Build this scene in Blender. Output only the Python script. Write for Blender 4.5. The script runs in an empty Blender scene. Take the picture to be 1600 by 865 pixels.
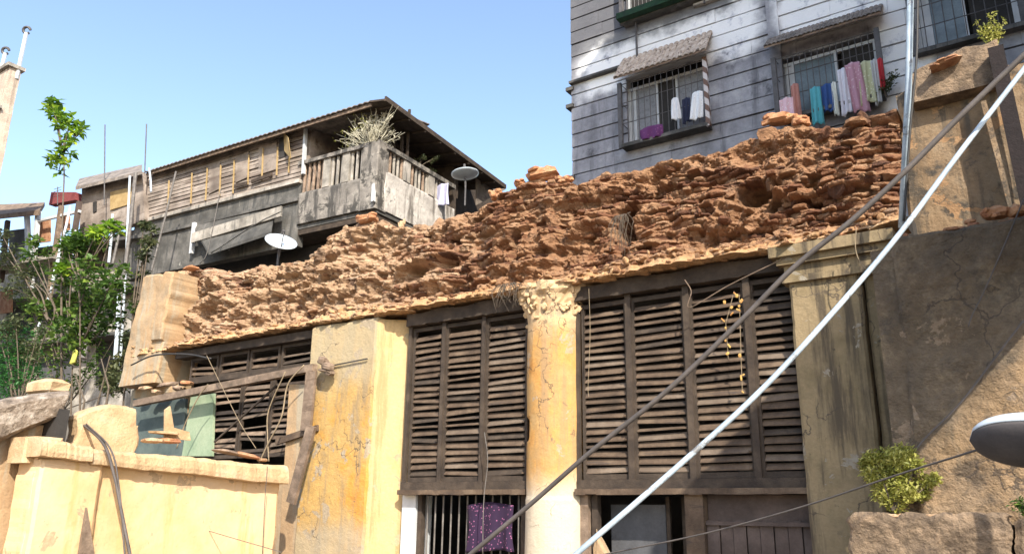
import bpy, math, random
import numpy as np
from mathutils import Vector, Matrix, Quaternion
random.seed(7); rng = np.random.default_rng(11)
scn = bpy.context.scene
R = math.radians

# ------------------------------------------------------------------ camera
CAM = Vector((0, 0, 6.0)); FPX = 1257.0
th, ph, ro = R(34.3), R(16.19), R(.66)
f0 = Vector((-math.sin(th), math.cos(th), 0)); r0 = Vector((math.cos(th), math.sin(th), 0)); zz = Vector((0, 0, 1))
fw = f0*math.cos(ph)+zz*math.sin(ph); u0 = -f0*math.sin(ph)+zz*math.cos(ph)
RT = r0*math.cos(ro)+u0*math.sin(ro); UP = u0*math.cos(ro)-r0*math.sin(ro)
cd = bpy.data.cameras.new('camera'); cam = bpy.data.objects.new('camera', cd); scn.collection.objects.link(cam)
m3 = Matrix((RT, UP, -fw)).transposed(); cam.matrix_world = Matrix.Translation(CAM) @ m3.to_4x4()
cd.sensor_width = 36; cd.lens = 36*FPX/1600; cd.clip_end = 3000; cd.clip_start = .05
scn.camera = cam
# ------------------------------------------------------------------ light
SUN = Vector((.60, -.55, .62)).normalized()
w = bpy.data.worlds.new('World'); scn.world = w; w.use_nodes = True
nt = w.node_tree; sky = nt.nodes.new('ShaderNodeTexSky'); sky.sky_type = 'NISHITA'; sky.sun_disc = False
sky.sun_elevation = math.asin(SUN.z); sky.sun_rotation = math.atan2(SUN.x, SUN.y)
sky.air_density = 1.0; sky.dust_density = 1.1; sky.ozone_density = .35
bg = nt.nodes['Background']; bg.inputs[1].default_value = .15; nt.links.new(sky.outputs[0], bg.inputs[0])
sl = bpy.data.lights.new('sun', 'SUN'); sl.energy = 3.5; sl.angle = R(.55); sl.color = (1, .93, .8)
so = bpy.data.objects.new('sun', sl); scn.collection.objects.link(so)
so.rotation_mode = 'QUATERNION'; so.rotation_quaternion = SUN.to_track_quat('Z', 'Y')
scn.view_settings.view_transform = 'Standard'; scn.view_settings.look = 'None'
scn.view_settings.exposure = 1.25; scn.view_settings.gamma = 1

# ------------------------------------------------------------------ helpers
def ray(x, y): return fw*FPX+RT*(x-800)+UP*(432.5-y)
def at(x, y, Y):
    d = ray(x, y); return CAM+d*(Y/d.y)
def atp(x, y, p0, n):
    d = ray(x, y); return CAM+d*((Vector(p0)-CAM).dot(n)/d.dot(n))
def atX(x, y, X): return atp(x, y, (X, 0, 0), Vector((1, 0, 0)))
C = scn.collection
def tag(o, label=None, cat=None, group=None, kind=None):
    if label: o['label'] = label
    if cat: o['category'] = cat
    if group: o['group'] = group
    if kind: o['kind'] = kind
    return o
def thing(name, loc, label, cat, group=None):
    o = bpy.data.objects.new(name, None); o.location = loc; o.empty_display_size = .2; C.objects.link(o)
    return tag(o, label, cat, group)
def wloc(p):
    v = Vector((0, 0, 0))
    while p: v = v+p.location; p = p.parent
    return v
class MB:
    def __init__(s): s.v = []; s.f = []; s.att = {}
    def add(s, vs, fs):
        n = len(s.v); s.v += [tuple(v) for v in vs]; s.f += [tuple(i+n for i in f) for f in fs]; return s
    def hexa(s, c8): return s.add(c8, [(0, 3, 2, 1), (4, 5, 6, 7), (0, 1, 5, 4), (1, 2, 6, 5), (2, 3, 7, 6), (3, 0, 4, 7)])
    def box(s, x0, x1, y0, y1, z0, z1):
        return s.hexa([(x0, y0, z0), (x1, y0, z0), (x1, y1, z0), (x0, y1, z0), (x0, y0, z1), (x1, y0, z1), (x1, y1, z1), (x0, y1, z1)])
    def obox(s, c, sx, sy, sz, q=None, jit=0):
        c = Vector(c); vs = []
        for k in ((-1, -1, -1), (1, -1, -1), (1, 1, -1), (-1, 1, -1), (-1, -1, 1), (1, -1, 1), (1, 1, 1), (-1, 1, 1)):
            v = Vector((k[0]*sx/2, k[1]*sy/2, k[2]*sz/2))
            if jit: v += Vector((random.uniform(-1, 1)*sx, random.uniform(-1, 1)*sy, random.uniform(-1, 1)*sz))*jit
            if q: v = q @ v
            vs.append(c+v)
        return s.hexa(vs)
    def chunk(s, c, sx, sy, sz, q=None):      # a broken lump: cut-corner box with uneven corners
        c = Vector(c); n = len(s.v); pts = []
        ring = [(-1, -.6), (-.6, -1), (.6, -1), (1, -.6), (1, .6), (.6, 1), (-.6, 1), (-1, .6)]
        for z, k in ((-1, .72), (-.55, 1), (.5, 1), (1, .68)):
            for a, b in ring:
                v = Vector((a*k*sx/2*random.uniform(.78, 1.08), b*k*sy/2*random.uniform(.78, 1.08), z*sz/2*random.uniform(.8, 1.08)))
                pts.append(c+(q @ v if q else v))
        fs = []
        for l in range(3):
            for i in range(8): fs.append((l*8+i, l*8+(i+1) % 8, l*8+8+(i+1) % 8, l*8+8+i))
        fs += [tuple(range(7, -1, -1)), tuple(range(24, 32))]
        return s.add(pts, fs)
    def bar(s, a, b, wx, wy, up=(0, 0, 1), jit=0):
        a = Vector(a); b = Vector(b); d = (b-a).normalized(); up = Vector(up)
        x = d.cross(up).normalized(); y = x.cross(d)
        vs = []
        for p in (a, b):
            for i, j in ((-1, -1), (1, -1), (1, 1), (-1, 1)): vs.append(p+x*i*wx/2*(1+random.uniform(-jit, jit))+y*j*wy/2*(1+random.uniform(-jit, jit)))
        return s.hexa(vs)
    def tube(s, pts, r, seg=8, r1=None):
        pts = [Vector(p) for p in pts]; n = len(pts); vs = []; fs = []
        px = None
        for i, p in enumerate(pts):
            d = (pts[min(i+1, n-1)]-pts[max(i-1, 0)]).normalized()
            if px is None: px = d.orthogonal().normalized()
            px = (px-d*px.dot(d)).normalized(); py = d.cross(px)
            rr = r if r1 is None else r+(r1-r)*i/(n-1)
            for k in range(seg):
                t = 2*math.pi*k/seg; vs.append(p+px*math.cos(t)*rr+py*math.sin(t)*rr)
        for i in range(n-1):
            for k in range(seg): fs.append((i*seg+k, i*seg+(k+1) % seg, (i+1)*seg+(k+1) % seg, (i+1)*seg+k))
        fs += [tuple(range(seg-1, -1, -1)), tuple((n-1)*seg+k for k in range(seg))]
        return s.add(vs, fs)
    def poly(s, pts, d):                     # polygon extruded by vector d
        n = len(pts); d = Vector(d); vs = [Vector(p) for p in pts]+[Vector(p)+d for p in pts]
        return s.add(vs, [tuple(range(n)), tuple(range(2*n-1, n-1, -1))]+[(i, i+n, (i+1) % n+n, (i+1) % n) for i in range(n)])
    def build(s, name, m, parent=None, smooth=False):
        me = bpy.data.meshes.new(name); off = wloc(parent)
        me.from_pydata([(v[0]-off.x, v[1]-off.y, v[2]-off.z) for v in s.v], [], s.f)
        import bmesh
        b = bmesh.new(); b.from_mesh(me); bmesh.ops.recalc_face_normals(b, faces=b.faces); b.to_mesh(me); b.free()
        me.materials.append(m)
        if smooth: me.polygons.foreach_set('use_smooth', [True]*len(me.polygons))
        o = bpy.data.objects.new(name, me); C.objects.link(o)
        if parent: o.parent = parent
        return o
def origin_to(o, p):
    p = Vector(p); o.data.transform(Matrix.Translation(-p)); o.location = p; return o
def crv(pts, n=10):                          # smooth curve through points
    P = [Vector(p) for p in pts]; P = [P[0]*2-P[1]]+P+[P[-1]*2-P[-2]]; out = []
    for i in range(1, len(P)-2):
        for k in range(n):
            t = k/n; a, b, c, d = P[i-1:i+3]
            out.append(.5*((2*b)+(c-a)*t+(2*a-5*b+4*c-d)*t*t+(3*b-a-3*c+d)*t**3))
    return out+[P[-2]]
# 2-d value noise in numpy
def lat(seed): return np.random.default_rng(seed).random((256, 256))
LT = [lat(i) for i in range(6)]
def vn(x, y, L):
    xi = np.floor(x).astype(int); yi = np.floor(y).astype(int); fx = x-xi; fy = y-yi
    fx = fx*fx*(3-2*fx); fy = fy*fy*(3-2*fy); T = LT[L % 6]
    a = T[xi % 256, yi % 256]; b = T[(xi+1) % 256, yi % 256]; c = T[xi % 256, (yi+1) % 256]; d = T[(xi+1) % 256, (yi+1) % 256]
    return a+(b-a)*fx+(c-a)*fy+(a-b-c+d)*fx*fy
def fbm(x, y, o=4, L=0):
    x = np.asarray(x, float); y = np.asarray(y, float); s = 0; am = 1; t = 0
    for k in range(o): s = s+am*vn(x*2**k+17*k, y*2**k+31*k, L+k); t += am; am *= .5
    return s/t-.5
def slab(name, m, parent, o, ux, uz, T, ns, nt_, amp=.02, top=None, edge=.02, freq=1.5, bot=None, base=None, side=None, extra=None, em=None):
    """rough masonry slab: front o+ux*s+uz*t (s,t 0..1), thick T away from front, surface uneven, top outline top(s)"""
    o = Vector(o); ux = Vector(ux); uz = Vector(uz); n = ux.cross(uz).normalized(); W = ux.length; H = uz.length
    s = np.linspace(0, 1, ns+1); t = np.linspace(0, 1, nt_+1); S, TT = np.meshgrid(s, t)
    tp = np.ones(ns+1) if top is None else np.array([top(v) for v in s])
    tp = tp+fbm(s*W*freq*3, s*0+3.3, 4)*2*edge/H
    Z = TT*tp[None, :]
    SS = S.copy()
    ed = fbm(TT*H*freq*3, TT*0+7.1, 4, 2)*2*edge/W
    SS = SS+ed*(np.abs(S-.5)*2)**6
    if side: SS = SS+np.vectorize(side)(S, TT)
    D = fbm(S*W*freq+5, Z*H*freq, 5, 1)*2*amp
    rim = np.minimum(np.minimum(S*W, (1-S)*W), (1-TT)*H); D = D-np.clip(.03-rim, 0, .03)*.9
    if base is not None: D = D+base(S*W, Z*H)
    P = np.zeros((nt_+1, ns+1, 3))
    for k in range(3): P[..., k] = o[k]+ux[k]*SS+uz[k]*Z+n[k]*D
    B = P.copy()
    for k in range(3): B[..., k] = o[k]+ux[k]*SS+uz[k]*Z-n[k]*T
    V = np.concatenate([P.reshape(-1, 3), B.reshape(-1, 3)]); N = (ns+1)*(nt_+1)
    def q(i, j): return j*(ns+1)+i
    F = []
    for j in range(nt_):
        for i in range(ns):
            F.append((q(i, j), q(i+1, j), q(i+1, j+1), q(i, j+1)))
            F.append((N+q(i, j+1), N+q(i+1, j+1), N+q(i+1, j), N+q(i, j)))
    for i in range(ns):
        F.append((q(i, nt_), q(i+1, nt_), N+q(i+1, nt_), N+q(i, nt_))); F.append((q(i+1, 0), q(i, 0), N+q(i, 0), N+q(i+1, 0)))
    for j in range(nt_):
        F.append((q(0, j), q(0, j+1), N+q(0, j+1), N+q(0, j))); F.append((q(ns, j+1), q(ns, j), N+q(ns, j), N+q(ns, j+1)))
    b = MB(); b.v = [tuple(v) for v in V]; b.f = F; nf = len(F)
    if extra: b.add(extra.v, extra.f)
    ob = b.build(name, m, parent)
    if extra and em:
        ob.data.materials.append(em); ob.data.polygons.foreach_set('material_index', [0]*nf+[1]*(len(ob.data.polygons)-nf))
    return ob

# ------------------------------------------------------------------ materials
def nodes(name):
    m = bpy.data.materials.new(name); m.use_nodes = True; t = m.node_tree
    return m, t, t.nodes['Principled BSDF'], t.nodes.new('ShaderNodeNewGeometry').outputs['Position']
def nz(t, vec, sc, det=5, rough=.6, dist=0, stretch=None):
    if stretch:
        mp = t.nodes.new('ShaderNodeMapping'); mp.inputs['Scale'].default_value = stretch; t.links.new(vec, mp.inputs[0]); vec = mp.outputs[0]
    n = t.nodes.new('ShaderNodeTexNoise'); n.inputs['Scale'].default_value = sc; n.inputs['Detail'].default_value = det
    n.inputs['Roughness'].default_value = rough; n.inputs['Distortion'].default_value = dist; t.links.new(vec, n.inputs['Vector']); return n.outputs[0]
def ramp(t, fac, st):
    r = t.nodes.new('ShaderNodeValToRGB'); e = r.color_ramp.elements
    while len(e) > len(st): e.remove(e[-1])
    while len(e) < len(st): e.new(.5)
    for el, (p, c) in zip(e, st): el.position = p; el.color = (*c, 1) if len(c) == 3 else c
    t.links.new(fac, r.inputs[0]); return r.outputs[0]
def mix(t, fac, a, b, mode='MIX'):
    n = t.nodes.new('ShaderNodeMix'); n.data_type = 'RGBA'; n.blend_type = mode
    for s_, v in ((n.inputs[0], fac), (n.inputs[6], a), (n.inputs[7], b)):
        if isinstance(v, (int, float)): s_.default_value = v
        elif isinstance(v, tuple): s_.default_value = (*v, 1)
        else: t.links.new(v, s_)
    return n.outputs[2]
def mth(t, op, a, b=None, cl=False):
    n = t.nodes.new('ShaderNodeMath'); n.operation = op; n.use_clamp = cl
    for i, v in enumerate((a, b)):
        if v is None: continue
        if isinstance(v, (int, float)): n.inputs[i].default_value = v
        else: t.links.new(v, n.inputs[i])
    return n.outputs[0]
def mr(t, v, a, b, c=0, d=1):
    n = t.nodes.new('ShaderNodeMapRange'); n.interpolation_type = 'SMOOTHSTEP'
    t.links.new(v, n.inputs[0])
    for i, k in enumerate((a, b, c, d)): n.inputs[i+1].default_value = k
    return n.outputs[0]
def bump(t, bs, h, st=.4, d=.02):
    b = t.nodes.new('ShaderNodeBump'); b.inputs['Strength'].default_value = st; b.inputs['Distance'].default_value = d
    t.links.new(h, b.inputs['Height']); t.links.new(b.outputs[0], bs.inputs['Normal'])
def mat(name, st, sc=1.5, rough=.9, bst=.5, bsc=25, streak=None, sk=(.46, .62), sks=(5, 5, .45), grime=None, gk=(.55, .7), gsc=2.5, fine=.35, metal=0, bd=.02, extra=None, peel=None, pk=.6, crack=0):
    m, t, bs, pos = nodes(name)
    c = ramp(t, nz(t, pos, sc, 6, .62), st)
    if fine: c = mix(t, fine, c, ramp(t, nz(t, pos, sc*14, 5, .7), [(.3, (.45, .43, .4)), (.7, (1, 1, 1))]), 'MULTIPLY')
    if streak: c = mix(t, mr(t, nz(t, pos, 1, 6, .65, stretch=sks), *sk), c, streak)
    if grime: c = mix(t, mr(t, nz(t, pos, gsc, 8, .7, .3), *gk), c, grime)
    if extra: c = extra(t, pos, c)
    ph = None
    if peel:
        ph = mr(t, nz(t, pos, 2.6, 9, .62, .4), pk, pk+.012)
        c = mix(t, ph, c, mix(t, .5, peel, ramp(t, nz(t, pos, 22, 5, .7), [(.35, (.5, .45, .4)), (.65, (1, 1, 1))]), 'MULTIPLY'))
    if crack:
        vo = t.nodes.new('ShaderNodeTexVoronoi'); vo.feature = 'DISTANCE_TO_EDGE'; vo.inputs['Scale'].default_value = crack
        nd = t.nodes.new('ShaderNodeTexNoise'); nd.inputs['Scale'].default_value = 2.5; nd.inputs['Detail'].default_value = 6; t.links.new(pos, nd.inputs['Vector'])
        va = t.nodes.new('ShaderNodeVectorMath'); va.operation = 'ADD'; t.links.new(pos, va.inputs[0]); t.links.new(nd.outputs['Color'], va.inputs[1]); t.links.new(va.outputs[0], vo.inputs['Vector'])
        k = mth(t, 'MULTIPLY', mr(t, vo.outputs['Distance'], .004, .012, 1, 0), mr(t, nz(t, pos, .9, 3), .46, .54))
        c = mix(t, mth(t, 'MULTIPLY', k, .75), c, (.06, .045, .035))
    t.links.new(c, bs.inputs['Base Color']); bs.inputs['Roughness'].default_value = rough; bs.inputs['Metallic'].default_value = metal
    if bst: bump(t, bs, mth(t, 'ADD', nz(t, pos, bsc, 6, .7), mth(t, 'MULTIPLY', nz(t, pos, bsc*.2, 4), 2)), bst, bd)
    return m
def sep(t, pos):
    s = t.nodes.new('ShaderNodeSeparateXYZ'); t.links.new(pos, s.inputs[0]); return s.outputs
def boxmask(t, pos, ax, a, b, soft=.3, wob=1.2, sc=1.3):
    o = sep(t, pos)[ax]; o = mth(t, 'ADD', o, mth(t, 'MULTIPLY', mth(t, 'SUBTRACT', nz(t, pos, sc, 5, .6), .5), wob))
    return mth(t, 'MULTIPLY', mr(t, o, a-soft/2, a+soft/2), mr(t, o, b-soft/2, b+soft/2, 1, 0))

def ex_pier(t, pos, c):      # ochre wash worn away to grey plaster near the top, grey patch low down
    z = boxmask(t, pos, 2, 8.15, 12, .9, 1.6)
    c = mix(t, mth(t, 'MULTIPLY', z, .85), c, (.36, .29, .18))
    return mix(t, mth(t, 'MULTIPLY', boxmask(t, pos, 2, -2, 5.75, .5, .9), .7), c, (.33, .28, .2))
M_ochre = mat('ochre_limewash', [(.28, (.46, .20, .03)), (.42, (.52, .27, .055)), (.52, (.44, .28, .10)), (.62, (.5, .31, .10)), (.75, (.30, .21, .105))], 1.6,
              streak=(.27, .19, .10), sk=(.47, .62), sks=(4, 4, .5), grime=(.11, .085, .06), gk=(.6, .7), gsc=7, extra=ex_pier, bst=.6, peel=(.36, .29, .2), pk=.585, crack=.9)
def ex_col(t, pos, c):
    c = mix(t, mth(t, 'MULTIPLY', boxmask(t, pos, 2, -2, 6.35, .5, .7), .9), c, (.54, .47, .36))
    return mix(t, mth(t, 'MULTIPLY', boxmask(t, pos, 2, 8.55, 12, .5, .6, 5), .8), c, (.55, .40, .24))
M_column = mat('column_limewash', [(.3, (.44, .20, .045)), (.45, (.55, .29, .085)), (.55, (.46, .27, .10)), (.7, (.52, .33, .14))], 2.2,
               streak=(.34, .21, .10), sk=(.48, .64), grime=(.2, .14, .08), gk=(.6, .7), gsc=6, extra=ex_col, peel=(.42, .31, .2), pk=.6, crack=1.1)
M_cream = mat('pale_yellow_plaster', [(.3, (.56, .35, .16)), (.5, (.66, .45, .25)), (.7, (.66, .48, .31))], 1.1, bst=.25, fine=.12,
              streak=(.56, .36, .15), sk=(.54, .68), sks=(3, 3, .5), grime=(.32, .22, .12), gk=(.6, .72), gsc=4, peel=(.5, .36, .22), pk=.625)
M_creamtop = mat('pale_ledge_plaster', [(.3, (.44, .28, .15)), (.5, (.56, .39, .22)), (.7, (.64, .48, .32))], 3, bst=.7, fine=.4, grime=(.3, .22, .15), gk=(.64, .72), gsc=6)
M_olive = mat('olive_stained_plaster', [(.3, (.18, .135, .07)), (.5, (.29, .215, .12)), (.7, (.23, .175, .10))], 1.8, peel=(.3, .26, .2), pk=.62, crack=.9,
              streak=(.08, .06, .038), sk=(.48, .64), grime=(.07, .055, .036), gk=(.62, .7), gsc=5)
def ex_rw(t, pos, c):  # mould, plus the diagonal shadow painted in along the slope of the sun
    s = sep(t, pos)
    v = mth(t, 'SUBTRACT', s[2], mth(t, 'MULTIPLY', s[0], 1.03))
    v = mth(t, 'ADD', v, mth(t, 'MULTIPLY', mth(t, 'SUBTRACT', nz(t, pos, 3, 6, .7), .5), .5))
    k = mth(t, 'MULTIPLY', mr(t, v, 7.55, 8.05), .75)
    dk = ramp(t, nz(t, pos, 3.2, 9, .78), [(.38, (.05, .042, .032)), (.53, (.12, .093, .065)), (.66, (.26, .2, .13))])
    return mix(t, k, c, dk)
M_rwall = mat('tan_plaster_mould_shade', [(.3, (.24, .155, .08)), (.5, (.34, .225, .125)), (.7, (.28, .2, .13))], 1.5, streak=(.22, .16, .1), sk=(.55, .7),
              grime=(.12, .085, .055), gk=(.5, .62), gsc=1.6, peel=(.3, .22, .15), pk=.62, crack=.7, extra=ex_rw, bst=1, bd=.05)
M_tan = mat('weathered_tan_plaster', [(.3, (.17, .105, .055)), (.5, (.26, .175, .1)), (.7, (.3, .23, .155))], 1.5, streak=(.10, .075, .05), sk=(.46, .62), grime=(.055, .045, .035), gk=(.49, .6), gsc=1.7, bst=.8, peel=(.34, .2, .1), pk=.6, crack=1.)
M_endpier = mat('peach_plaster', [(.3, (.34, .21, .11)), (.5, (.42, .28, .155)), (.7, (.3, .22, .14))], 1.6, streak=(.34, .28, .2), sk=(.48, .6), sks=(3, 3, .3), grime=(.3, .2, .12), gsc=5, gk=(.62, .7))
M_conc = mat('sooty_concrete', [(.3, (.04, .038, .035)), (.5, (.095, .09, .082)), (.7, (.2, .185, .17))], 1.3, streak=(.05, .05, .048), sk=(.5, .66), grime=(.4, .38, .34), gk=(.64, .74), gsc=1.6, bst=.5)
M_concl = mat('worn_pale_concrete', [(.3, (.14, .125, .11)), (.5, (.32, .29, .25)), (.7, (.52, .47, .42))], 1.6, streak=(.12, .11, .1), sk=(.52, .68), grime=(.1, .095, .09), gk=(.6, .7), gsc=2.5, bst=.5)
M_slabm = mat('lichen_concrete', [(.3, (.10, .075, .055)), (.5, (.26, .2, .15)), (.7, (.5, .43, .36))], 7, bst=1, bsc=18, fine=.4, bd=.04)
M_brownc = mat('crumbling_brown_concrete', [(.3, (.09, .06, .04)), (.5, (.20, .14, .09)), (.7, (.36, .25, .16))], 6, bst=1, bsc=20, bd=.04)
M_wood = mat('grey_brown_louvre_wood', [(.3, (.05, .032, .02)), (.5, (.10, .065, .042)), (.72, (.18, .125, .082))], 3, bst=.35, bsc=60, streak=(.05, .036, .03), sk=(.55, .7), sks=(1.2, 6, 12))
M_woodd = mat('dark_frame_wood', [(.3, (.028, .019, .014)), (.5, (.052, .036, .025)), (.72, (.09, .064, .045))], 4, bst=.35, bsc=60)
M_beam = mat('bleached_timber', [(.3, (.11, .08, .055)), (.5, (.2, .14, .10)), (.72, (.33, .24, .17))], 5, bst=.4, bsc=50, sks=(1, 8, 8), streak=(.12, .08, .055), sk=(.55, .68))
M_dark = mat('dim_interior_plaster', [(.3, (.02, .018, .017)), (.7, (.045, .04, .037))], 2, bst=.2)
M_grey = mat('grey_board', [(.3, (.06, .06, .065)), (.7, (.12, .12, .13))], 2, bst=.2)
M_corr = mat('rusty_brown_sheet', [(.3, (.05, .034, .028)), (.5, (.085, .06, .05)), (.7, (.13, .095, .08))], 2.5, bst=.3, streak=(.07, .05, .045), sk=(.55, .7))
M_iron = mat('dull_iron', [(.3, (.05, .045, .045)), (.7, (.12, .11, .11))], 8, rough=.6, bst=.2)
M_ironl = mat('pale_painted_iron', [(.3, (.08, .07, .065)), (.7, (.2, .18, .165))], 8, rough=.6, bst=.2)
M_white = mat('white_paint', [(.3, (.42, .44, .46)), (.7, (.6, .61, .62))], 3, bst=.1, rough=.5, fine=.15)
M_pvc = mat('white_plastic', [(.3, (.42, .48, .54)), (.7, (.55, .6, .65))], 6, bst=.05, rough=.4, fine=.1)
M_cab = mat('scuffed_pale_blue_sheath', [(.3, (.24, .30, .35)), (.5, (.36, .43, .49)), (.7, (.46, .52, .57))], 5, bst=.1, rough=.45, grime=(.14, .14, .14), gk=(.58, .64), gsc=6)
M_rubber = mat('black_rubber', [(.3, (.02, .018, .018)), (.7, (.05, .045, .04))], 6, bst=.1, rough=.6)
M_cable = mat('dusty_brown_cable', [(.3, (.06, .05, .045)), (.7, (.12, .10, .09))], 6, bst=.1, rough=.7)
M_rope = mat('straw_rope', [(.3, (.2, .15, .09)), (.7, (.34, .26, .17))], 12, bst=.2)
M_teal = mat('teal_board', [(.3, (.045, .065, .065)), (.5, (.08, .105, .10)), (.7, (.12, .15, .135))], 2, bst=.2)
M_green = mat('pale_green_board', [(.3, (.2, .27, .17)), (.5, (.28, .35, .23)), (.7, (.34, .4, .27))], 2, bst=.2)
M_greenp = mat('bottle_green_paint', [(.3, (.005, .02, .012)), (.6, (.008, .045, .018)), (.8, (.02, .035, .02))], 4, bst=.2)
M_terra = mat('terracotta', [(.3, (.25, .10, .05)), (.5, (.38, .19, .10)), (.7, (.46, .29, .18))], 6, bst=.5)
M_tile = mat('weathered_roof_tile', [(.3, (.13, .095, .07)), (.5, (.26, .18, .13)), (.7, (.4, .3, .22))], 6, bst=.6, streak=(.1, .08, .06), sk=(.55, .65), sks=(8, 8, 2))
M_brick = mat('orange_brick', [(.3, (.30, .12, .06)), (.5, (.46, .22, .105)), (.7, (.54, .33, .19))], 7, bst=.8, bsc=30)
M_mortarb = mat('mortar_coated_brick', [(.3, (.3, .17, .09)), (.5, (.48, .31, .18)), (.7, (.6, .44, .29))], 7, bst=.8, bsc=30)
M_sheet = mat('grey_roof_sheet', [(.3, (.10, .09, .085)), (.5, (.2, .17, .15)), (.7, (.34, .29, .25))], 3, bst=.3)
M_plank = mat('brown_grey_planks', [(.3, (.12, .095, .08)), (.45, (.22, .18, .15)), (.6, (.33, .275, .235)), (.75, (.46, .4, .35))], 1.1, bst=.2, sks=(.35, 3, 3), streak=(.11, .08, .065), sk=(.5, .68), grime=(.09, .075, .065), gk=(.58, .7), gsc=1.2)
M_ytrim = mat('faded_yellow_trim', [(.3, (.3, .2, .08)), (.7, (.46, .33, .16))], 4, bst=.2)
M_red = mat('maroon_paint', [(.3, (.16, .03, .03)), (.7, (.25, .06, .06))], 3, bst=.2)
M_glass = mat('dusty_window_pane', [(.3, (.10, .13, .14)), (.7, (.2, .25, .27))], 2, bst=0, rough=.25)
M_curt = mat('patterned_white_curtain', [(.3, (.16, .165, .19)), (.55, (.28, .29, .31)), (.7, (.2, .2, .22))], 9, bst=.3)
M_bark = mat('grey_bark', [(.3, (.07, .05, .035)), (.7, (.16, .125, .09))], 10, bst=.6)
M_asph = mat('street_asphalt', [(.3, (.04, .04, .04)), (.7, (.07, .068, .065))], 1)
M_flwr = mat('dusty_soil', [(.3, (.14, .1, .07)), (.7, (.25, .18, .12))], 2)
def leafm(name, cols):
    m, t, bs, pos = nodes(name)
    oi = t.nodes.new('ShaderNodeAttribute'); oi.attribute_name = 'tone'
    c = ramp(t, oi.outputs['Fac'], [(i/(len(cols)-1), c) for i, c in enumerate(cols)])
    t.links.new(c, bs.inputs['Base Color']); bs.inputs['Roughness'].default_value = .55
    tr = t.nodes.new('ShaderNodeBsdfTranslucent'); t.links.new(c, tr.inputs[0])
    mx = t.nodes.new('ShaderNodeMixShader'); mx.inputs[0].default_value = .45
    t.links.new(bs.outputs[0], mx.inputs[1]); t.links.new(tr.outputs[0], mx.inputs[2]); t.links.new(mx.outputs[0], t.nodes['Material Output'].inputs[0]); return m
M_leafb = leafm('bright_leaf', [(.06, .13, .02), (.2, .36, .03), (.5, .62, .05)])
M_leaf = leafm('green_leaf', [(.03, .07, .015), (.09, .17, .03), (.26, .36, .06)])
M_leafd = leafm('dusty_leaf', [(.05, .07, .03), (.1, .12, .05), (.22, .22, .1)])
M_leafy = leafm('yellow_green_leaf', [(.18, .2, .035), (.44, .43, .1), (.7, .66, .24)])
M_grassm = leafm('vivid_green_leaf', [(.02, .09, .02), (.05, .2, .04), (.14, .34, .08)])
def cloth_mat(name, a, b=None, sc=14):
    m, t, bs, pos = nodes(name)
    if b:
        v = t.nodes.new('ShaderNodeTexVoronoi'); v.inputs['Scale'].default_value = sc; t.links.new(pos, v.inputs['Vector'])
        c = ramp(t, v.outputs['Distance'], [(.15, b), (.28, a)])
    else: c = mix(t, .3, a, ramp(t, nz(t, pos, 10), [(.3, (.5, .5, .5)), (.7, (1, 1, 1))]), 'MULTIPLY')
    if isinstance(c, tuple): bs.inputs['Base Color'].default_value = (*c, 1)
    else: t.links.new(c, bs.inputs['Base Color'])
    bs.inputs['Roughness'].default_value = .9; return m

# rubble
def rubble_material():
    m, t, bs, pos = nodes('broken_brick_and_mud')
    def A(n):
        a = t.nodes.new('ShaderNodeAttribute'); a.attribute_name = n; return a.outputs['Fac']
    tone, mud, lum = A('tone'), A('mud'), A('warm')
    bc = ramp(t, mth(t, 'ADD', mth(t, 'MULTIPLY', tone, .7), mth(t, 'MULTIPLY', nz(t, pos, 9, 6, .7), .4)),
              [(.16, (.11, .06, .04)), (.34, (.30, .165, .10)), (.5, (.43, .27, .165)), (.68, (.52, .37, .25)), (.85, (.58, .45, .32)), (.97, (.42, .34, .28))])
    mc = ramp(t, nz(t, pos, 5, 8, .7), [(.3, (.24, .16, .105)), (.45, (.45, .31, .20)), (.55, (.54, .39, .26)), (.7, (.64, .50, .36))])
    c = mix(t, mr(t, mth(t, 'ADD', mud, mth(t, 'MULTIPLY', mth(t, 'SUBTRACT', nz(t, pos, 12, 5), .5), .5)), .35, .6), bc, mc)
    dust = ramp(t, nz(t, pos, 6, 5), [(.35, (.60, .36, .18)), (.65, (.74, .52, .30))])
    c = mix(t, mr(t, lum, .2, .9), c, dust)
    g = mr(t, nz(t, pos, 1.7, 6, .65), .56, .72); c = mix(t, mth(t, 'MULTIPLY', g, .75), c, (.11, .08, .065))
    c = mix(t, mth(t, 'MULTIPLY', mr(t, nz(t, pos, 38, 3, .6), .6, .72), .6), c, (.12, .075, .05))
    xr = mr(t, mth(t, 'ADD', sep(t, pos)[0], mth(t, 'MULTIPLY', nz(t, pos, 1.1, 4), 3)), -8.5, -5)
    xr = mth(t, 'MULTIPLY', xr, mth(t, 'SUBTRACT', 1.0, mth(t, 'MULTIPLY', lum, .8, True), True))
    c = mix(t, xr, c, mix(t, 1, c, (.72, .58, .48), 'MULTIPLY'))
    c = mix(t, 1, c, (.86, .79, .73), 'MULTIPLY')
    t.links.new(c, bs.inputs['Base Color']); bs.inputs['Roughness'].default_value = .95
    bump(t, bs, mth(t, 'ADD', nz(t, pos, 45, 6, .75), mth(t, 'MULTIPLY', nz(t, pos, 14, 5, .7), 2)), .9, .035); return m
M_rubble = rubble_material()

# ------------------------------------------------------------------ the setting
tag(MB().box(-400, 200, -200, 400, -.3, 0).build('ground', M_flwr), kind='structure')
tag(MB().box(-60, 30, -6, 7.4, .0, .004).build('road', M_asph), kind='structure')
b = MB().box(-60, 30, 7.4, 8.35, .005, .15); tag(b.build('pavement', M_concl), kind='structure')

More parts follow.
